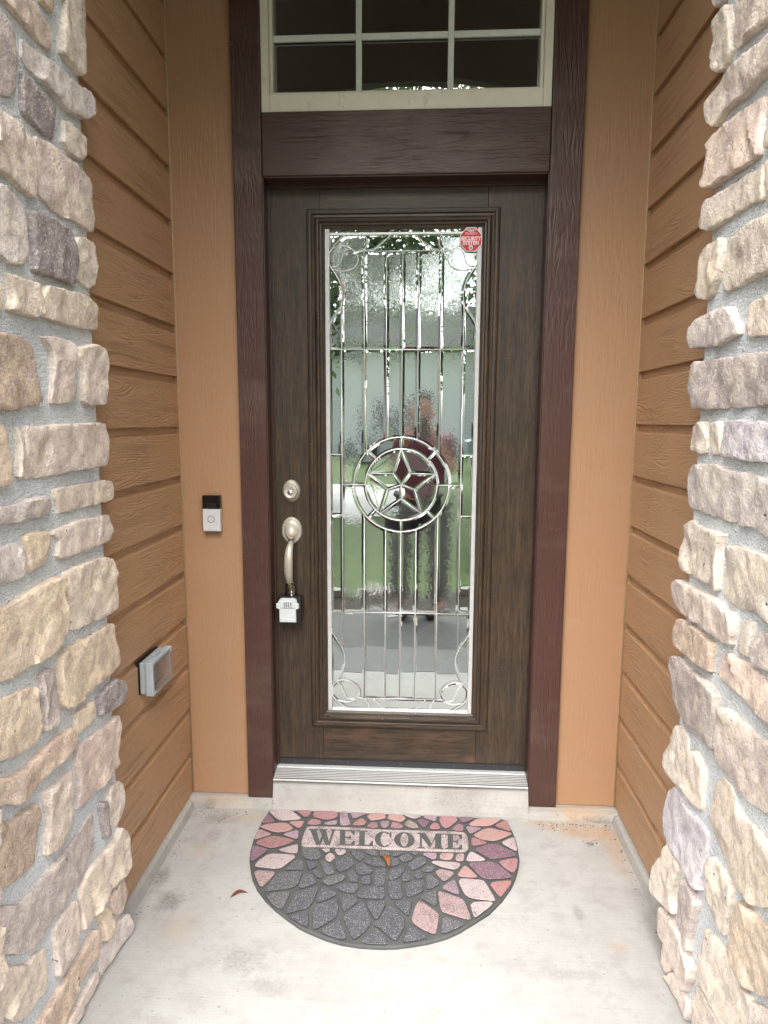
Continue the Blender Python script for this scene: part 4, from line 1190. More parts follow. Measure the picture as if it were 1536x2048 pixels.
meshobj('rubber_base', [(q.x, q.y, .0006) for q in ol] + [(q.x, q.y, ZM - .003) for q in ol] + [(q.x, q.y, ZM) for q in oi], [(i, (i + 1) % n, n + (i + 1) % n, n + i) for i in range(n)] + [(n + i, n + (i + 1) % n, 2 * n + (i + 1) % n, 2 * n + i) for i in range(n)] + [tuple(range(2 * n, 3 * n))], M_MRUB, mat_)
MC = {'W': (196, 178, 178), 'P': (176, 118, 124), 'R': (174, 116, 114), 'V': (134, 92, 114), 'v': (170, 138, 154), 'O': (190, 142, 134), 'T': (170, 150, 134), 'p': (184, 150, 148), 'K': (86, 88, 96), 'k': (124, 118, 123)}
MW = {'W': .18, 'P': .12, 'R': .1, 'V': .15, 'v': .22, 'O': .1, 'T': .2, 'p': .2, 'K': .40, 'k': .62}
MATS = {1: [
 ('W', [(265, 75), (285, 62), (500, 62), (610, 150), (600, 165), (390, 180), (330, 140)]), ('P', [(560, 66), (735, 66), (700, 130), (660, 140), (600, 100)]), ('P', [(765, 72), (1005, 76), (1018, 130), (960, 160), (880, 168), (745, 135)]),
 ('v', [(1045, 76), (1118, 80), (1130, 140), (1155, 220), (1120, 232), (1045, 230)]), ('v', [(1155, 84), (1335, 98), (1190, 160)]), ('O', [(1340, 130), (1400, 98), (1530, 100), (1545, 150), (1480, 165), (1380, 180)]),
 ('V', [(172, 213), (240, 112), (270, 115), (325, 185), (320, 195)]), ('O', [(485, 200), (520, 185), (650, 185), (620, 240), (590, 262)]), ('P', [(690, 200), (740, 158), (830, 180), (825, 215), (770, 225), (690, 218)]),
 ('v', [(875, 205), (960, 182), (1010, 178), (1000, 225), (880, 220)]), ('R', [(1185, 215), (1280, 148), (1335, 195), (1300, 230), (1190, 228)]), ('O', [(172, 245), (230, 215), (460, 202), (530, 265), (470, 295), (340, 310), (180, 258)]),
 ('P', [(1340, 240), (1390, 197), (1450, 203), (1460, 250), (1400, 262)]), ('p', [(107, 370), (140, 282), (180, 278), (280, 325), (270, 335), (112, 385)]), ('v', [(420, 335), (460, 310), (588, 282), (580, 370), (555, 380)]),
 ('R', [(125, 420), (150, 390), (300, 342), (520, 385), (535, 405), (480, 430), (295, 485), (140, 440)]), ('V', [(67, 605), (67, 480), (100, 452), (240, 490), (245, 510), (77, 625)]), ('W', [(375, 495), (560, 442), (580, 447), (575, 535), (540, 538), (390, 515)]),
 ('W', [(112, 665), (150, 620), (260, 542), (530, 552), (550, 580), (500, 620), (370, 715), (120, 685)]), ('k', [(445, 710), (480, 670), (590, 602), (620, 602), (645, 700), (640, 715), (460, 720)]), ('p', [(102, 728), (310, 737), (325, 760), (250, 850), (180, 912), (130, 830)]),
 ('k', [(220, 945), (300, 830), (370, 762), (480, 737), (610, 737), (625, 760), (570, 890), (480, 925), (240, 955)]), ('k', [(620, 490), (640, 474), (800, 482), (840, 560), (800, 605), (690, 605), (640, 570)]), ('W', [(845, 492), (930, 488), (920, 520), (890, 528)]),
 ('W', [(885, 570), (930, 532), (980, 560), (985, 590), (930, 632), (890, 610)]), ('W', [(985, 494), (1100, 496), (1105, 530), (1060, 555), (1020, 555)]), ('K', [(675, 620), (770, 625), (785, 680), (710, 715), (690, 700)]),
 ('k', [(825, 630), (860, 620), (960, 670), (980, 760), (900, 775), (860, 720)]), ('K', [(1000, 620), (1080, 582), (1160, 592), (1200, 640), (1160, 690), (1040, 745), (1000, 700)]), ('K', [(1150, 504), (1240, 504), (1310, 570), (1260, 625), (1210, 590)]),
 ('k', [(1315, 512), (1440, 508), (1450, 560), (1400, 560), (1340, 535)]), ('K', [(745, 740), (780, 715), (850, 770), (850, 800), (810, 808)]), ('K', [(1215, 690), (1240, 642), (1300, 655), (1390, 700), (1390, 755), (1270, 775), (1225, 750)]),
 ('K', [(1310, 640), (1350, 592), (1480, 588), (1530, 602), (1555, 680), (1440, 680)])],
 3: [('K', [(600, 145), (590, 120), (650, 2), (730, -8), (790, 95), (640, 150)]), ('k', [(840, 85), (920, 20), (1080, 2), (1100, 50), (930, 125)]), ('K', [(1120, 0), (1150, -42), (1200, -47), (1245, 40), (1230, 85), (1150, 80)]),
 ('K', [(1275, 60), (1310, 20), (1380, 12), (1375, 110), (1290, 110)]), ('K', [(1418, 100), (1430, -50), (1530, -60), (1542, -50), (1530, 120), (1440, 128)]), ('K', [(1000, 140), (1040, 107), (1240, 97), (1245, 150), (1190, 210), (1060, 185)]),
 ('K', [(1235, 225), (1290, 160), (1420, 134), (1530, 144), (1535, 265), (1400, 268), (1250, 250)]), ('k', [(238, 240), (290, 207), (470, 182), (495, 210), (450, 300), (400, 392), (300, 330)]), ('K', [(450, 430), (530, 270), (560, 192), (780, 137), (800, 160), (740, 310), (690, 370), (560, 400)]),
 ('K', [(780, 315), (850, 142), (880, 137), (1000, 200), (1000, 225), (900, 275)]), ('K', [(482, 460), (690, 402), (693, 578), (620, 548)]), ('K', [(745, 590), (742, 430), (790, 332), (1000, 257), (1025, 370), (1000, 470), (900, 530), (780, 600)]),
 ('K', [(1055, 252), (1180, 232), (1245, 290), (1120, 390), (1070, 405)]), ('K', [(822, 620), (1020, 512), (1060, 532), (1110, 698), (1060, 712), (900, 668)]), ('K', [(1082, 490), (1120, 432), (1280, 307), (1310, 322), (1380, 520), (1360, 580), (1220, 708), (1180, 703)]),
 ('K', [(1325, 302), (1530, 292), (1538, 340), (1460, 480), (1420, 490)]), ('K', [(1270, 740), (1400, 612), (1450, 602), (1560, 720), (1560, 770), (1350, 763)])],
 2: [('O', [(85, 150), (110, 100), (250, 122), (280, 155), (230, 195), (100, 165)]), ('W', [(265, 118), (300, 110), (440, 115), (440, 140), (370, 160)]), ('v', [(475, 142), (510, 114), (620, 122), (615, 175), (590, 185)]),
 ('P', [(650, 165), (680, 130), (830, 135), (850, 180), (740, 262), (690, 250)]), ('V', [(862, 140), (1020, 146), (1015, 162), (910, 205)]), ('O', [(975, 215), (1080, 155), (1320, 162), (1320, 172), (1200, 240), (1000, 235)]),
 ('R', [(1250, 235), (1370, 174), (1398, 188), (1438, 288), (1420, 293)]), ('v', [(5, 202), (20, 183), (100, 188), (95, 230), (60, 262), (20, 245)]), ('P', [(120, 245), (140, 193), (200, 203), (255, 240), (240, 262), (130, 262)]),
 ('T', [(270, 210), (315, 173), (400, 215), (420, 255), (370, 265), (300, 245)]), ('V', [(400, 180), (440, 158), (545, 185), (490, 262)]), ('R', [(545, 250), (590, 198), (640, 215), (660, 270), (560, 272)]),
 ('P', [(790, 275), (850, 222), (910, 222), (915, 285), (850, 292)]), ('v', [(945, 255), (970, 242), (1105, 257), (1100, 275), (990, 325)]), ('O', [(1020, 340), (1150, 267), (1230, 264), (1435, 315), (1440, 330), (1330, 380), (1240, 405), (1110, 385)]),
 ('R', [(1005, 375), (1030, 367), (1170, 415), (1160, 430), (1010, 460)]), ('W', [(1325, 420), (1458, 362), (1478, 377), (1505, 505), (1480, 510)]), ('V', [(1035, 495), (1180, 437), (1280, 437), (1490, 540), (1480, 565), (1240, 605), (1190, 590)]),
 ('W', [(950, 600), (990, 522), (1020, 527), (1150, 600), (1140, 620), (960, 625)]), ('P', [(1300, 632), (1400, 603), (1510, 594), (1497, 700), (1460, 752), (1380, 710)]), ('V', [(980, 665), (1000, 637), (1260, 632), (1440, 780), (1430, 808), (1180, 823), (1110, 800)]),
 ('k', [(0, 560), (10, 514), (90, 516), (110, 560), (60, 580)]), ('k', [(145, 565), (160, 524), (245, 526), (240, 545), (175, 570)]), ('k', [(335, 532), (370, 522), (430, 533), (390, 555)]), ('v', [(465, 547), (500, 533), (620, 538), (615, 595), (580, 605)]),
 ('p', [(660, 590), (665, 540), (800, 540), (805, 570), (770, 612), (680, 608)]), ('p', [(830, 600), (850, 548), (922, 543), (918, 620), (850, 625)]), ('k', [(75, 610), (100, 592), (170, 592), (210, 640), (190, 665), (110, 680)]),
 ('k', [(210, 590), (230, 563), (310, 545), (355, 590), (340, 615), (250, 632)]), ('k', [(305, 670), (330, 640), (430, 577), (480, 587), (515, 630), (450, 680), (360, 725)]), ('W', [(565, 640), (590, 622), (860, 642), (885, 660), (830, 720), (680, 690)]),
 ('k', [(460, 720), (500, 682), (570, 672), (605, 700), (560, 740), (490, 742)]), ('p', [(605, 745), (660, 712), (800, 742), (805, 770), (720, 838), (690, 838)]), ('O', [(850, 780), (920, 682), (945, 677), (1065, 790), (1050, 805), (900, 795)]),
 ('K', [(90, 800), (110, 722), (240, 682), (275, 700), (220, 790), (160, 825), (95, 825)]), ('K', [(235, 810), (280, 732), (320, 737), (340, 810), (330, 835), (260, 850)]), ('K', [(370, 770), (400, 737), (450, 742), (465, 790), (450, 810), (390, 815)]),
 ('k', [(515, 930), (515, 790), (550, 767), (650, 860), (640, 880), (560, 925)])],
 4: [('K', [(85, 100), (120, 72), (220, 72), (245, 240), (220, 265), (110, 270)]), ('K', [(270, 140), (300, 97), (470, 67), (480, 90), (475, 185), (360, 235), (290, 245)]), ('v', [(670, 150), (800, 62), (825, 72), (870, 215), (830, 215)]),
 ('W', [(862, 75), (900, 47), (1130, 67), (1160, 100), (1260, 270), (1250, 293), (1000, 265), (930, 220)]), ('R', [(1195, 92), (1430, 68), (1438, 100), (1330, 242), (1310, 246)]), ('k', [(430, 245), (600, 182), (615, 192), (625, 330), (600, 350)]),
 ('p', [(637, 202), (670, 192), (900, 272), (930, 312), (998, 488), (960, 498), (700, 420), (670, 390)]), ('W', [(990, 312), (1220, 298), (1235, 330), (1050, 472), (1030, 467)]), ('K', [(150, 312), (340, 277), (350, 300), (325, 430), (300, 455)]),
 ('p', [(350, 500), (390, 352), (430, 297), (470, 312), (640, 430), (640, 480), (615, 648), (580, 653), (470, 608), (370, 540)]), ('k', [(672, 638), (690, 492), (720, 474), (936, 545), (850, 588), (720, 646)]), ('K', [(242, 748), (330, 582), (370, 587), (518, 688), (430, 716)]),
 ('K', [(2, 500), (30, 432), (100, 357), (160, 372), (260, 490), (270, 570), (185, 718), (140, 718), (2, 590), (-60, 562), (-80, 540)])]}
for c, ps in MATS.items():
    for col, pts in ps:
        p = ccw([(q.x, q.y) for q in mp(c, pts, ZM)])
        p = chaikin(inset(p, -.0012), .18)
        q1 = inset(p, -.0008); q2 = inset(p, .0018)
        n = len(p)
        o = meshobj('mat_stone', [(q.x, q.y, ZM - .001) for q in q1] + [(q.x, q.y, ZM + .0028) for q in p] + [(q.x, q.y, ZM + .0042) for q in q2], [(i, (i + 1) % n, n + (i + 1) % n, n + i) for i in range(n)] + [(n + i, n + (i + 1) % n, 2 * n + (i + 1) % n, 2 * n + i) for i in range(n)] + [tuple(range(2 * n, 3 * n))], None, mat_, mats=[M_MSTONE, M_RUBBER], mi=[1] * n + [0] * (n + 1))
        j = random.uniform(.85, 1.1)
        mcl = lin(MC[col]); gy = sum(mcl) / 3
        o.color = (*[(x * .78 + gy * .22) * j * .80 for x in mcl], min(1, MW[col] + random.uniform(-.06, .06)))
pt = mp(1, [(622, 440), (622, 405), (650, 305), (690, 242), (1000, 250), (1330, 268)], ZM) + mp(2, [(0, 280), (400, 290), (915, 304), (955, 340), (970, 400), (968, 490), (930, 520), (500, 508), (0, 488)], ZM) + mp(1, [(1000, 468), (640, 460)], ZM)
p = ccw([(q.x, q.y) for q in pt])
p = resample(chaikin(p, .15), .02)
q1 = inset(p, -.0008); q2 = inset(p, .002); n = len(p)
wp = meshobj('welcome_plate', [(q.x, q.y, ZM - .001) for q in q1] + [(q.x, q.y, ZM + .0035) for q in p] + [(q.x, q.y, ZM + .005) for q in q2], [(i, (i + 1) % n, n + (i + 1) % n, n + i) for i in range(n)] + [(n + i, n + (i + 1) % n, 2 * n + (i + 1) % n, 2 * n + i) for i in range(n)] + [tuple(range(2 * n, 3 * n))], M_MSTONE, mat_)
wp.color = (*lin((190, 174, 172)), .38)
def arcring(a0, a1, ri, ro, sh=0.0, k=18):
    o = []
    for i in range(k):
        a, b = R(a0 + (a1 - a0) * i / k), R(a0 + (a1 - a0) * (i + 1) / k)
        o.append([(.5 + sh + ri[0] * math.cos(a), .5 + ri[1] * math.sin(a)), (.5 + ro[0] * math.cos(a), .5 + ro[1] * math.sin(a)), (.5 + ro[0] * math.cos(b), .5 + ro[1] * math.sin(b)), (.5 + sh + ri[0] * math.cos(b), .5 + ri[1] * math.sin(b))])
    return o
rc = lambda x0, y0, x1, y1: [(x0, y0), (x1, y0), (x1, y1), (x0, y1)]
EL = [rc(.15, 0, .44, 1), rc(0, .92, .95, 1), rc(0, 0, .95, .08), [(.72, .93), (.86, .70), (.95, .70), (.95, .95)], [(.72, .07), (.95, .05), (.95, .32), (.87, .32)], rc(.40, .47, .70, .56), rc(.64, .38, .74, .65)]
LET = {'W': [[(.04, .95), (.27, .95), (.42, 0), (.25, 0)], [(.34, 0), (.42, 0), (.57, .70), (.51, .88)], [(.38, .95), (.61, .95), (.76, 0), (.59, 0)], [(.68, 0), (.76, 0), (.93, .95), (.84, .95)], rc(0, .92, .33, 1), rc(.36, .92, .66, 1), rc(.76, .92, 1, 1)],
 'E': EL, 'L': [rc(.16, 0, .5, 1), rc(0, .92, .68, 1), rc(0, 0, 1, .08), [(.76, .07), (1, .05), (1, .36), (.92, .36)]],
 'C': arcring(48, 312, (.22, .42), (.5, .5), .05) + [[(.80, .80), (.86, .62), (.94, .62), (.94, .97), (.87, .97)], [(.80, .16), (.90, .22), (.93, .30), (.88, .32)]],
 'O': arcring(0, 360, (.19, .42), (.5, .5), 0, 28),
 'M': [rc(.09, 0, .17, .95), [(.05, .96), (.31, .96), (.56, .30), (.47, .06)], [(.47, .06), (.56, .30), (.80, .96), (.70, .93)], rc(.68, 0, .92, .95), rc(0, 0, .27, .08), rc(.60, 0, 1, .08), rc(0, .92, .3, 1), rc(.70, .92, 1, 1)]}
BX = [('W', 1, (700, 262), (1008, 270), (1006, 444), (702, 437)), ('E', 1, (1012, 271), (1216, 280), (1214, 448), (1008, 443)), ('L', 1, (1226, 280), (1406, 286), (1404, 454), (1222, 449)),
      ('C', 2, (-58, 288), (138, 294), (138, 468), (-58, 462)), ('O', 2, (155, 297), (380, 302), (380, 474), (155, 468)), ('M', 2, (412, 306), (697, 316), (695, 485), (412, 478)), ('E', 2, (712, 318), (912, 326), (910, 493), (714, 487))]
for ch, c, tl, tr, br, bl_ in BX:
    def um(q, z):
        u, v = q
        top = Vector(tl).lerp(Vector(tr), u); bot = Vector(bl_).lerp(Vector(br), u)
        a = bot.lerp(top, v)
        w_ = onZ(OR[c][0] + a.x / K, OR[c][1] + a.y / K, ZM + .005)
        return Vector((w_.x, w_.y))
    vv, ff = [], []
    for pg in LET[ch]:
        b0 = len(vv); pq = ccw([um(q, 0) for q in pg])
        vv += pq; ff.append(list(range(b0, b0 + len(pq))))
    cv, ce, cf, _, _, _ = delaunay_2d_cdt(vv, [], ff, 1, 1e-5)
    meshobj('letter', [(q.x, q.y, ZM + .0058) for q in cv], [tuple(t) for t in cf if any(inpoly([vv[i] for i in fc], (cv[t[0]] + cv[t[1]] + cv[t[2]]) / 3) for fc in ff)], M_MRUB, wp)

# ------------------------------------------------------------------ fallen leaves and grit
def leaf(name, a, b, z, wid, lift, mat, label):
    a, b = Vector(a), Vector(b)
    ax = b - a; L = ax.length; ax.normalize()
    side = Vector((-ax.y, ax.x, 0))
    v, f = [], []
    for i in range(11):
        t = i / 10
        ww = wid * math.sin(math.pi * min(1, t * 1.02)) ** .8 * (1 - .15 * t) + .0004
        base = a + ax * (L * t) + side * (.10 * L * math.sin(math.pi * t)) + Vector((0, 0, z + lift * math.sin(math.pi * t) ** 2 + .0015))
        for k, hh_ in ((-1, .006), (0, 0), (1, .006)):
            v.append(base + side * (ww * k) + Vector((0, 0, hh_ * (ww / wid) * abs(k))))
    for i in range(10):
        for k in range(2): f.append((i * 3 + k, i * 3 + k + 1, i * 3 + k + 4, i * 3 + k + 3))
    o = meshobj(name, v, f, mat, None, True)
    o.modifiers.new('thickness', 'SOLIDIFY').thickness = .0007
    return tag(o, label, 'leaf')
M_LEAF1 = plain('dry_leaf_red', (.17, .045, .022), .45)
M_LEAF2 = plain('dry_leaf_orange', (.24, .085, .024), .5)
pa, pb = onZ(461, 1796, 0), onZ(496, 1786, 0)
leaf('fallen_leaf', pa, pb, 0.0, .0062, .004, M_LEAF1, 'dark red dry leaf lying on the concrete left of the mat')
pa, pb = onZ(762, 1719, ZM), onZ(778, 1744, ZM)
leaf('fallen_leaf', pa, pb, ZM + .0055, .0095, .004, M_LEAF2, 'orange dry leaf lying on the welcome mat')
M_GRIT = plain('grit', (.045, .036, .028), .9)
bm = bmesh.new()
rg = random.Random(11)
def crumb(x, y, z, r):
    m_ = bmesh.ops.create_icosphere(bm, subdivisions=1, radius=r)
    k = rg.uniform(0, 3); sx, sy = rg.uniform(.6, 2.4), rg.uniform(.6, 1.2)
    for v_ in m_['verts']:
        a = Vector((v_.co.x * sx, v_.co.y * sy, v_.co.z * .7))
        v_.co = Vector((x + a.x * math.cos(k) - a.y * math.sin(k), y + a.x * math.sin(k) + a.y * math.cos(k), z + r * .5 + a.z))
for i in range(70): crumb(rg.uniform(.42, .69), -.055 - abs(rg.gauss(0, .02)), 0, rg.uniform(.0007, .0022))
for i in range(40): crumb(rg.uniform(-.81, -.6), -.055 - abs(rg.gauss(0, .03)), 0, rg.uniform(.0006, .002))
for i in range(40): crumb(.682 - abs(rg.gauss(0, .012)), rg.uniform(-.6, -.06), 0, rg.uniform(.0006, .002))
for i in range(30): crumb(-.806 + abs(rg.gauss(0, .012)), rg.uniform(-.6, -.06), 0, rg.uniform(.0006, .0018))
for i in range(120): crumb(rg.uniform(-.78, .66), rg.uniform(-1.1, -.06), 0, rg.uniform(.0004, .0011))
for i in range(14): crumb(rg.gauss(.585, .02), rg.gauss(-.165, .012), 0, rg.uniform(.0008, .0022))
tag(bmobj('grit', bm, M_GRIT), 'dark grit and crumbs scattered over the porch concrete', 'grit', None, 'stuff')

# ------------------------------------------------------------------ what the glass mirrors: the front garden behind the camera
def vir(x, y, d):
    """world point that the door glass mirrors at pixel (x, y), d metres behind the glass"""
    q = onY(x, y, YG + d); return Vector((q.x, 2 * YG - q.y, q.z))
def skin(name, verts, edges, radii, mat, parent=None, sub=2, root=0):
    me = bpy.data.meshes.new(name)
    off = lpos(parent)
    me.from_pydata([tuple(Vector(v) - off) for v in verts], edges, [])
    o = bpy.data.objects.new(name, me); link(o, parent)
    o.modifiers.new('skin', 'SKIN').use_smooth_shade = True
    sv = me.skin_vertices[0].data if me.skin_vertices else None
    if sv is None:
        b_ = bmesh.new(); b_.from_mesh(me); b_.verts.layers.skin.verify(); b_.to_mesh(me); b_.free()
        sv = me.skin_vertices[0].data
    for i, r in enumerate(radii):
        sv[i].radius = (r, r) if not isinstance(r, tuple) else r
        sv[i].use_root = (i == root)
    ss = o.modifiers.new('sub', 'SUBSURF'); ss.levels = sub; ss.render_levels = sub
    dg = bpy.context.evaluated_depsgraph_get()
    m2 = bpy.data.meshes.new_from_object(o.evaluated_get(dg))
    o.modifiers.clear(); o.data = m2
    m2.materials.clear(); m2.materials.append(mat)
    return o
M_SKIN = plain('skin', (.42, .22, .15), .5)
M_SHIRT = plain('plum_shirt', (.17, .060, .095), .8)
M_TROUSER = plain('dark_trousers', (.05, .055, .066), .85)
M_SHOE = plain('dark_shoe', (.03, .028, .027), .6)
M_HAIR = plain('dark_hair', (.018, .014, .012), .7)
px, py, gz_ = -.035, -2.62, -.10
per = tag(empty('person', (px, py, gz_)), 'person in plum shirt and dark trousers mirrored in the door glass, holding up a phone', 'person')
def pp(x, y, z): return (px + x, py + y, gz_ + z)
V = [pp(0, 0, .92), pp(0, .0, 1.08), pp(0, .01, 1.22), pp(0, 0, 1.36), pp(0, .01, 1.43), pp(0, .03, 1.50), pp(0, .03, 1.58), pp(0, .02, 1.65),
     pp(.16, 0, 1.35), pp(.22, .02, 1.12), pp(.11, .22, 1.33), pp(.085, .28, 1.40), pp(-.16, 0, 1.35), pp(-.22, .02, 1.12), pp(-.11, .22, 1.33), pp(-.085, .28, 1.40),
     pp(.095, 0, .88), pp(.11, .01, .48), pp(.11, -.02, .09), pp(.12, .12, .04), pp(-.095, 0, .88), pp(-.11, .01, .48), pp(-.11, -.02, .09), pp(-.12, .12, .04)]
E_ = [(0, 1), (1, 2), (2, 3), (3, 4), (4, 5), (5, 6), (6, 7), (3, 8), (8, 9), (9, 10), (10, 11), (3, 12), (12, 13), (13, 14), (14, 15), (0, 16), (16, 17), (17, 18), (18, 19), (0, 20), (20, 21), (21, 22), (22, 23)]
RR = [.13, .13, .14, .12, .055, .07, .085, .065, .065, .045, .032, .028, .065, .045, .032, .028, .085, .055, .04, .03, .085, .055, .04, .03]
skin('body', V, E_, RR, M_SKIN, per)
skin('shirt', [pp(0, 0, .90), pp(0, 0, 1.08), pp(0, .01, 1.22), pp(0, 0, 1.37), pp(.17, 0, 1.36), pp(.21, .01, 1.18), pp(-.17, 0, 1.36), pp(-.21, .01, 1.18)], [(0, 1), (1, 2), (2, 3), (3, 4), (4, 5), (3, 6), (6, 7)], [.165, .16, .165, .125, .085, .075, .085, .075], M_SHIRT, per)
skin('trousers', [pp(0, 0, .95), pp(.10, 0, .86), pp(.115, .01, .48), pp(.115, -.01, .12), pp(-.10, 0, .86), pp(-.115, .01, .48), pp(-.115, -.01, .12)], [(0, 1), (1, 2), (2, 3), (0, 4), (4, 5), (5, 6)], [.15, .11, .085, .08, .11, .085, .08], M_TROUSER, per)
for s in (-1, 1):
    skin('shoe', [pp(s * .115, -.05, .045), pp(s * .118, .06, .045), pp(s * .125, .17, .03)], [(0, 1), (1, 2)], [.05, .048, .035], M_SHOE, per, 1)
    # hands: palm, four fingers and thumb round the phone edge
    hand_v = [pp(s * .085, .275, 1.40), pp(s * .066, .305, 1.44)]
    hand_e = [(0, 1)]; hr = [.024, .026]
    for k in range(4):
        b0 = len(hand_v)
        hand_v += [pp(s * (.052), .325, 1.425 + k * .017), pp(s * .036, .338, 1.43 + k * .017), pp(s * .022, .334, 1.43 + k * .017)]
        hand_e += [(1, b0), (b0, b0 + 1), (b0 + 1, b0 + 2)]; hr += [.009, .0085, .0075]
    b0 = len(hand_v)
    hand_v += [pp(s * .05, .29, 1.45), pp(s * .03, .292, 1.47)]
    hand_e += [(1, b0), (b0, b0 + 1)]; hr += [.010, .0085]
    skin('hand', hand_v, hand_e, hr, M_SKIN, per, 1)
    bm = bmesh.new(); bmesh.ops.create_uvsphere(bm, u_segments=10, v_segments=8, radius=.011)
    bmesh.ops.translate(bm, verts=bm.verts, vec=pp(s * .032, .112, 1.585)); bmobj('eye', bm, M_HAIR, per, True)
    skin('ear', [pp(s * .088, .02, 1.56), pp(s * .095, .01, 1.59)], [(0, 1)], [.018, .022], M_SKIN, per, 1)
skin('nose', [pp(0, .105, 1.575), pp(0, .122, 1.545)], [(0, 1)], [.010, .016], M_SKIN, per, 1)
skin('mouth', [pp(-.024, .098, 1.512), pp(0, .105, 1.512), pp(.024, .098, 1.512)], [(0, 1), (1, 2)], [.006, .009, .006], M_SHIRT, per, 1)
skin('hair', [pp(0, -.04, 1.60), pp(0, .0, 1.66), pp(0, .055, 1.665)], [(0, 1), (1, 2)], [.080, .074, .045], M_HAIR, per, 2)
ph = tag(empty('smartphone', (px, CAM.y - .02, CAM.z - .15)), 'black smartphone held up in front of the person mirrored in the glass', 'phone')
box('phone_body', (-.072, .008), (CAM.y - .018, CAM.y - .010), (CAM.z - .15, CAM.z + .012), M_BLKGLOSS, ph, .003)
box('camera_bump', (-.020, .005), (CAM.y - .0098, CAM.y - .0085), (CAM.z - .02, CAM.z + .008), M_BLACK, ph, .0004)

# trees: limbs and leaf-sized faces
g_ = G('tree_leaf')
rn_ = g_.n('NewGeometry').outputs['Random Per Island']
c_ = g_.mix(rn_, (.10, .16, .075), (.26, .34, .19))
g_.set(g_.b, {'Base Color': c_, 'Roughness': .5})
tl_ = g_.n('BsdfTranslucent', Color=c_)
mx_ = g_.ni('MixShader', None, {0: .55, 1: g_.b.outputs[0], 2: tl_.outputs[0]})
g_.t.links.new(mx_.outputs[0], g_.t.nodes['Material Output'].inputs['Surface'])
M_TLEAF = g_.m
M_BARK = plain('bark', (.07, .055, .045), .9)
def tree(name, base, height, crown_c, crown_r, nleaf, seed, label, size=.11, nclump=26):
    rg = random.Random(seed)
    base = Vector(base)
    t = tag(empty(name, base), label, 'tree', 'trees mirrored in the glass')
    bm = bmesh.new()
    top = base + Vector((rg.uniform(-.3, .3), rg.uniform(-.3, .3), height))
    tube(bm, [base, base.lerp(top, .4) + Vector((.1, 0, 0)), base.lerp(top, .7), top], [.22, .17, .12, .05], 10)
    cc = Vector(crown_c); cr = Vector(crown_r)
    cl = []
    for i in range(nclump):
        d = Vector((rg.gauss(0, 1), rg.gauss(0, 1), rg.gauss(0, 1))).normalized() * rg.uniform(.35, 1.0)
        c = cc + Vector((d.x * cr.x, d.y * cr.y, d.z * cr.z)); cl.append(c)
        if i < 14: tube(bm, [base.lerp(top, rg.uniform(.5, .95)), (base.lerp(top, .8) + c) / 2 + Vector((0, 0, .2)), c], [.07, .045, .015], 6)
    bmobj('trunk', bm, M_BARK, t, True)
    v, f = [], []
    off = Vector((0, 0, 0))
    for i in range(nleaf):
        c = rg.choice(cl)
        q = c + Vector((rg.gauss(0, cr.x * .17), rg.gauss(0, cr.y * .17), rg.gauss(0, cr.z * .16)))
        a = Vector((rg.gauss(0, 1), rg.gauss(0, 1), rg.gauss(0, .6))).normalized()
        b = a.orthogonal().normalized(); b.rotate(Matrix.Rotation(rg.uniform(0, 6.28), 3, a))
        n_ = b.cross(a); s_ = size * rg.uniform(.6, 1.4)
        k = len(v)
        v += [q - b * s_, q + n_ * s_ * .42, q + b * s_, q - n_ * s_ * .42]
        f.append((k, k + 1, k + 2, k + 3))
    meshobj('crown', v, f, M_TLEAF, t)
    return t
q = vir(742, 560, 15)
tree('shade_tree', (-3.0, -13.5, -.2), 4.4, (-1.3, -13.2, 6.7), (4.8, 2.6, 3.6), 23000, 1, 'broad shade tree with leafy crown mirrored across the top of the door glass', .085, 70)
q = vir(668, 740, 11)
tree('lawn_tree', (q.x - .7, q.y, -.2), 2.8, (q.x - .75, q.y, 3.0), (.95, .95, 1.7), 6000, 2, 'smaller leafy tree mirrored at the left edge of the door glass', .085)
tree('shade_tree', (5.6, -19, -.2), 5.0, (5.2, -19, 8.4), (4.0, 3.4, 2.6), 14000, 3, 'far leafy tree beside the white house, mirrored at the upper right of the glass', .11)

# white house across the garden
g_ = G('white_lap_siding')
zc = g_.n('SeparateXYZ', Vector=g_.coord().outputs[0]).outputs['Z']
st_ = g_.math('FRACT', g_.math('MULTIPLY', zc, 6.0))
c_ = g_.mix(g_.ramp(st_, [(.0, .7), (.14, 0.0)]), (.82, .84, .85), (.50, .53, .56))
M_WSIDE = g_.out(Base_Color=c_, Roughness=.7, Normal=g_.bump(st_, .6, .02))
M_ROOF = plain('dark_shingle', (.055, .055, .06), .9)
hy = -28.0
hs2 = tag(empty('white_house', (0, hy, -.2)), 'white sided house with dark roof mirrored in the middle of the door glass', 'house')
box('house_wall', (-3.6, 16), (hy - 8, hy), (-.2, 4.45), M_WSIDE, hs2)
rf = [(.45, 4.38), (-4.0, 6.9), (-8.4, 4.38), (-8.4, 4.6), (-4.0, 7.15), (.45, 4.62)]
n = len(rf)
meshobj('roof', [(-4.0, hy + a, b) for a, b in rf] + [(16.4, hy + a, b) for a, b in rf], [tuple(range(n)), tuple(range(n, 2 * n))] + [(i, (i + 1) % n, n + (i + 1) % n, n + i) for i in range(n)], M_ROOF, hs2)
M_HGLASS = plain('far_window_glass', (.10, .12, .13), .1)
for xw_ in (-2.28, -1.45):
    wn = box('window', (xw_, xw_ + .66), (hy + .002, hy + .05), (.55, 2.1), M_WHITE, hs2, .01)
    box('pane', (xw_ + .05, xw_ + .61), (hy + .051, hy + .06), (1.36, 2.05), M_HGLASS, wn)
    box('pane', (xw_ + .05, xw_ + .61), (hy + .051, hy + .06), (.60, 1.30), M_HGLASS, wn)
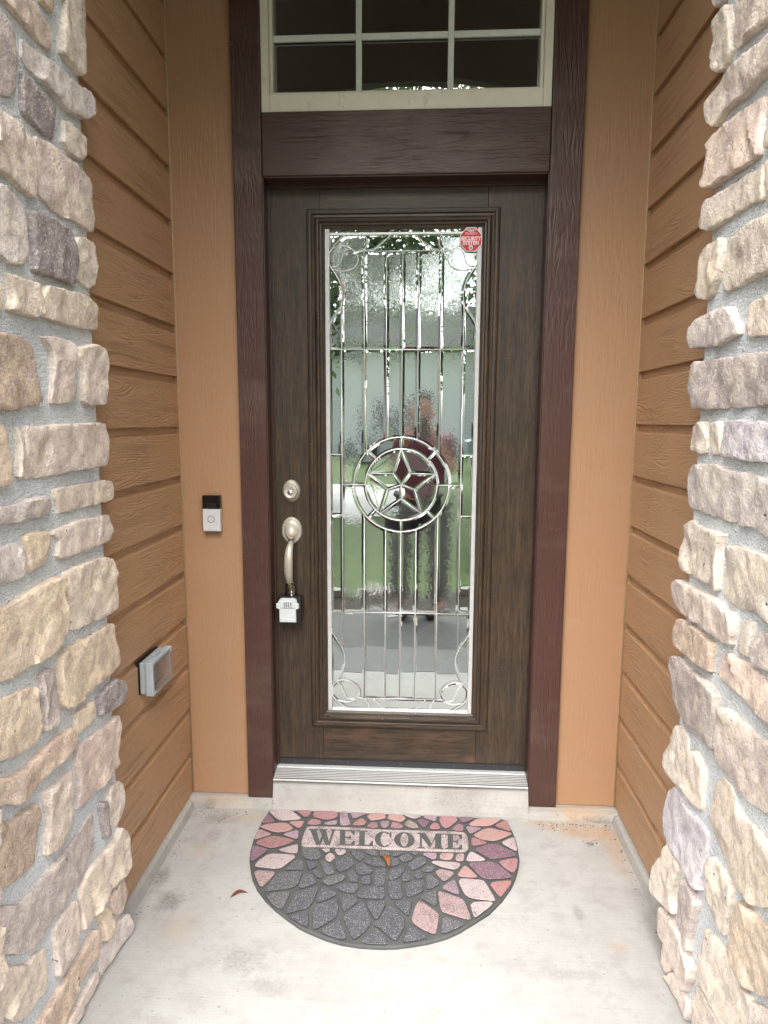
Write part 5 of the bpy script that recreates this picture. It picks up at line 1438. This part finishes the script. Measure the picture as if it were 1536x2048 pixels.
ac = tag(empty('air_conditioner', (-2.8, hy + 1, -.2)), 'grey air conditioning unit beside the white house mirrored in the glass', 'air conditioner')
box('cabinet', (-3.15, -2.45), (hy + .6, hy + 1.3), (-.19, .62), M_BOXGREY, ac, .03)
box('grille', (-3.08, -2.52), (hy + 1.301, hy + 1.32), (-.1, .5), M_LBDARK, ac, .004)

# flat stones along the bed
M_FLAG = concrete_mat('flagstone', (.36, .35, .33), [])
FL = ['mirrored at the left end of the bed edge below the lawn', 'mirrored second from the left on the bed edge below the lawn', 'shaped like a kite, mirrored alone in the dark mulch', 'mirrored at the far left where walk and mulch meet', 'mirrored at the far left nearest the porch on the walk', 'mirrored beside the person on the mulch edge', 'mirrored at the far right of the mulch edge', 'mirrored at the far right nearest the porch on the walk', 'mirrored at the right end of the bed edge below the lawn']
for i, (x, y, rx, ry) in enumerate([(-.95, -3.45, .34, .12), (-.35, -3.42, .30, .11), (-.30, -2.72, .17, .10), (-.95, -2.45, .26, .16), (-.95, -2.15, .20, .14), (.42, -2.80, .22, .09), (.85, -2.66, .24, .12), (.90, -2.30, .18, .16), (.55, -3.45, .30, .1)]):
    rg = random.Random(i)
    ring = [(x + rx * rg.uniform(.75, 1.1) * math.cos(a), y + ry * rg.uniform(.75, 1.1) * math.sin(a)) for a in [k * 2 * math.pi / 8 + .2 for k in range(8)]]
    z0_, z1_ = (-.149, -.095) if y < -2.7 else (-.098, -.065)
    o = meshobj('flagstone', [(a, b, z0_) for a, b in ring] + [(x + (a - x) * .93, y + (b - y) * .93, z1_) for a, b in ring], [(k, (k + 1) % 8, 8 + (k + 1) % 8, 8 + k) for k in range(8)] + [tuple(range(8, 16))], M_FLAG)
    tag(o, 'flat grey stone ' + FL[i], 'stone', 'flat stones along the walk')

# silver car at the right
M_CARP = plain('silver_car_paint', (.42, .46, .52), .25, .3)
M_CGL = plain('car_glass', (.02, .025, .03), .05)
M_TYRE = plain('tyre', (.015, .015, .016), .8)
cx, cy = 3.35, -17.0
car = tag(empty('parked_car', (cx, cy, -.2)), 'silver car parked on the drive, mirrored at the right edge of the glass', 'car')
sd_ = [(-2.2, .25), (2.2, .25), (2.25, .65), (2.0, .85), (1.1, .95), (.55, 1.42), (-1.2, 1.45), (-1.9, 1.0), (-2.25, .9)]
n = len(sd_)
vv_ = []
for yy_, k in ((.80, .97), (.86, 1.0), (-.86, 1.0), (-.80, .97)):
    vv_ += [(cx + a * k, cy + (yy_ if b < 1 else yy_ * .84), -.2 + b) for a, b in sd_]
ff_ = [tuple(range(n)), tuple(range(3 * n, 4 * n))[::-1]]
for r_ in range(3): ff_ += [(r_ * n + i, r_ * n + (i + 1) % n, (r_ + 1) * n + (i + 1) % n, (r_ + 1) * n + i) for i in range(n)]
meshobj('car_body', vv_, ff_, M_CARP, car)
meshobj('side_window', [(cx - 1.6, cy + .83, .88), (cx + .75, cy + .83, .88), (cx + .45, cy + .74, 1.17), (cx - 1.15, cy + .74, 1.20)], [(0, 1, 2, 3)], M_CGL, car)
for a in (-1.4, 1.4):
    for s in (-1, 1):
        wh = empty('wheel', (a, s * .80, .33), car)
        bm = bmesh.new(); lathe(bm, [(.22, -.09), (.32, -.10), (.34, 0), (.32, .10), (.22, .09)], (cx + a, cy + s * .80, .13), (0, 1, 0), 24); bmobj('tyre', bm, M_TYRE, wh, True)
        bm = bmesh.new(); lathe(bm, [(.0, .09), (.21, .095), (.215, .06)], (cx + a, cy + s * .80, .13), (0, s, 0), 24); bmobj('rim', bm, M_CHROME, wh)

# small palm at the right
q = Vector((1.15, -5.2, -.2))
palm = tag(empty('palm', q), 'small palm with feathery fronds mirrored at the right of the glass', 'palm')
bm = bmesh.new(); tube(bm, [q, q + Vector((0, 0, .5))], [.12, .09], 8); bmobj('trunk', bm, M_BARK, palm, True)
rg = random.Random(4)
for i in range(13):
    a = i * 2.4; L = rg.uniform(.8, 1.15); up = rg.uniform(.5, 1.1)
    d = Vector((math.cos(a), math.sin(a), 0)); sdv = Vector((-d.y, d.x, 0))
    v, f = [], []
    for k in range(16):
        t = k / 15
        c = q + Vector((0, 0, .5)) + d * (L * t) + Vector((0, 0, up * t * 1.1 - 1.1 * t * t))
        ll = .26 * math.sin(math.pi * (.1 + .85 * t))
        for s in (-1, 1):
            b0 = len(v)
            v += [c, c + d * .03, c + sdv * (s * ll) + d * .12 - Vector((0, 0, .06))]
            f.append((b0, b0 + 1, b0 + 2))
    meshobj('frond', v, f, M_TLEAF, palm)
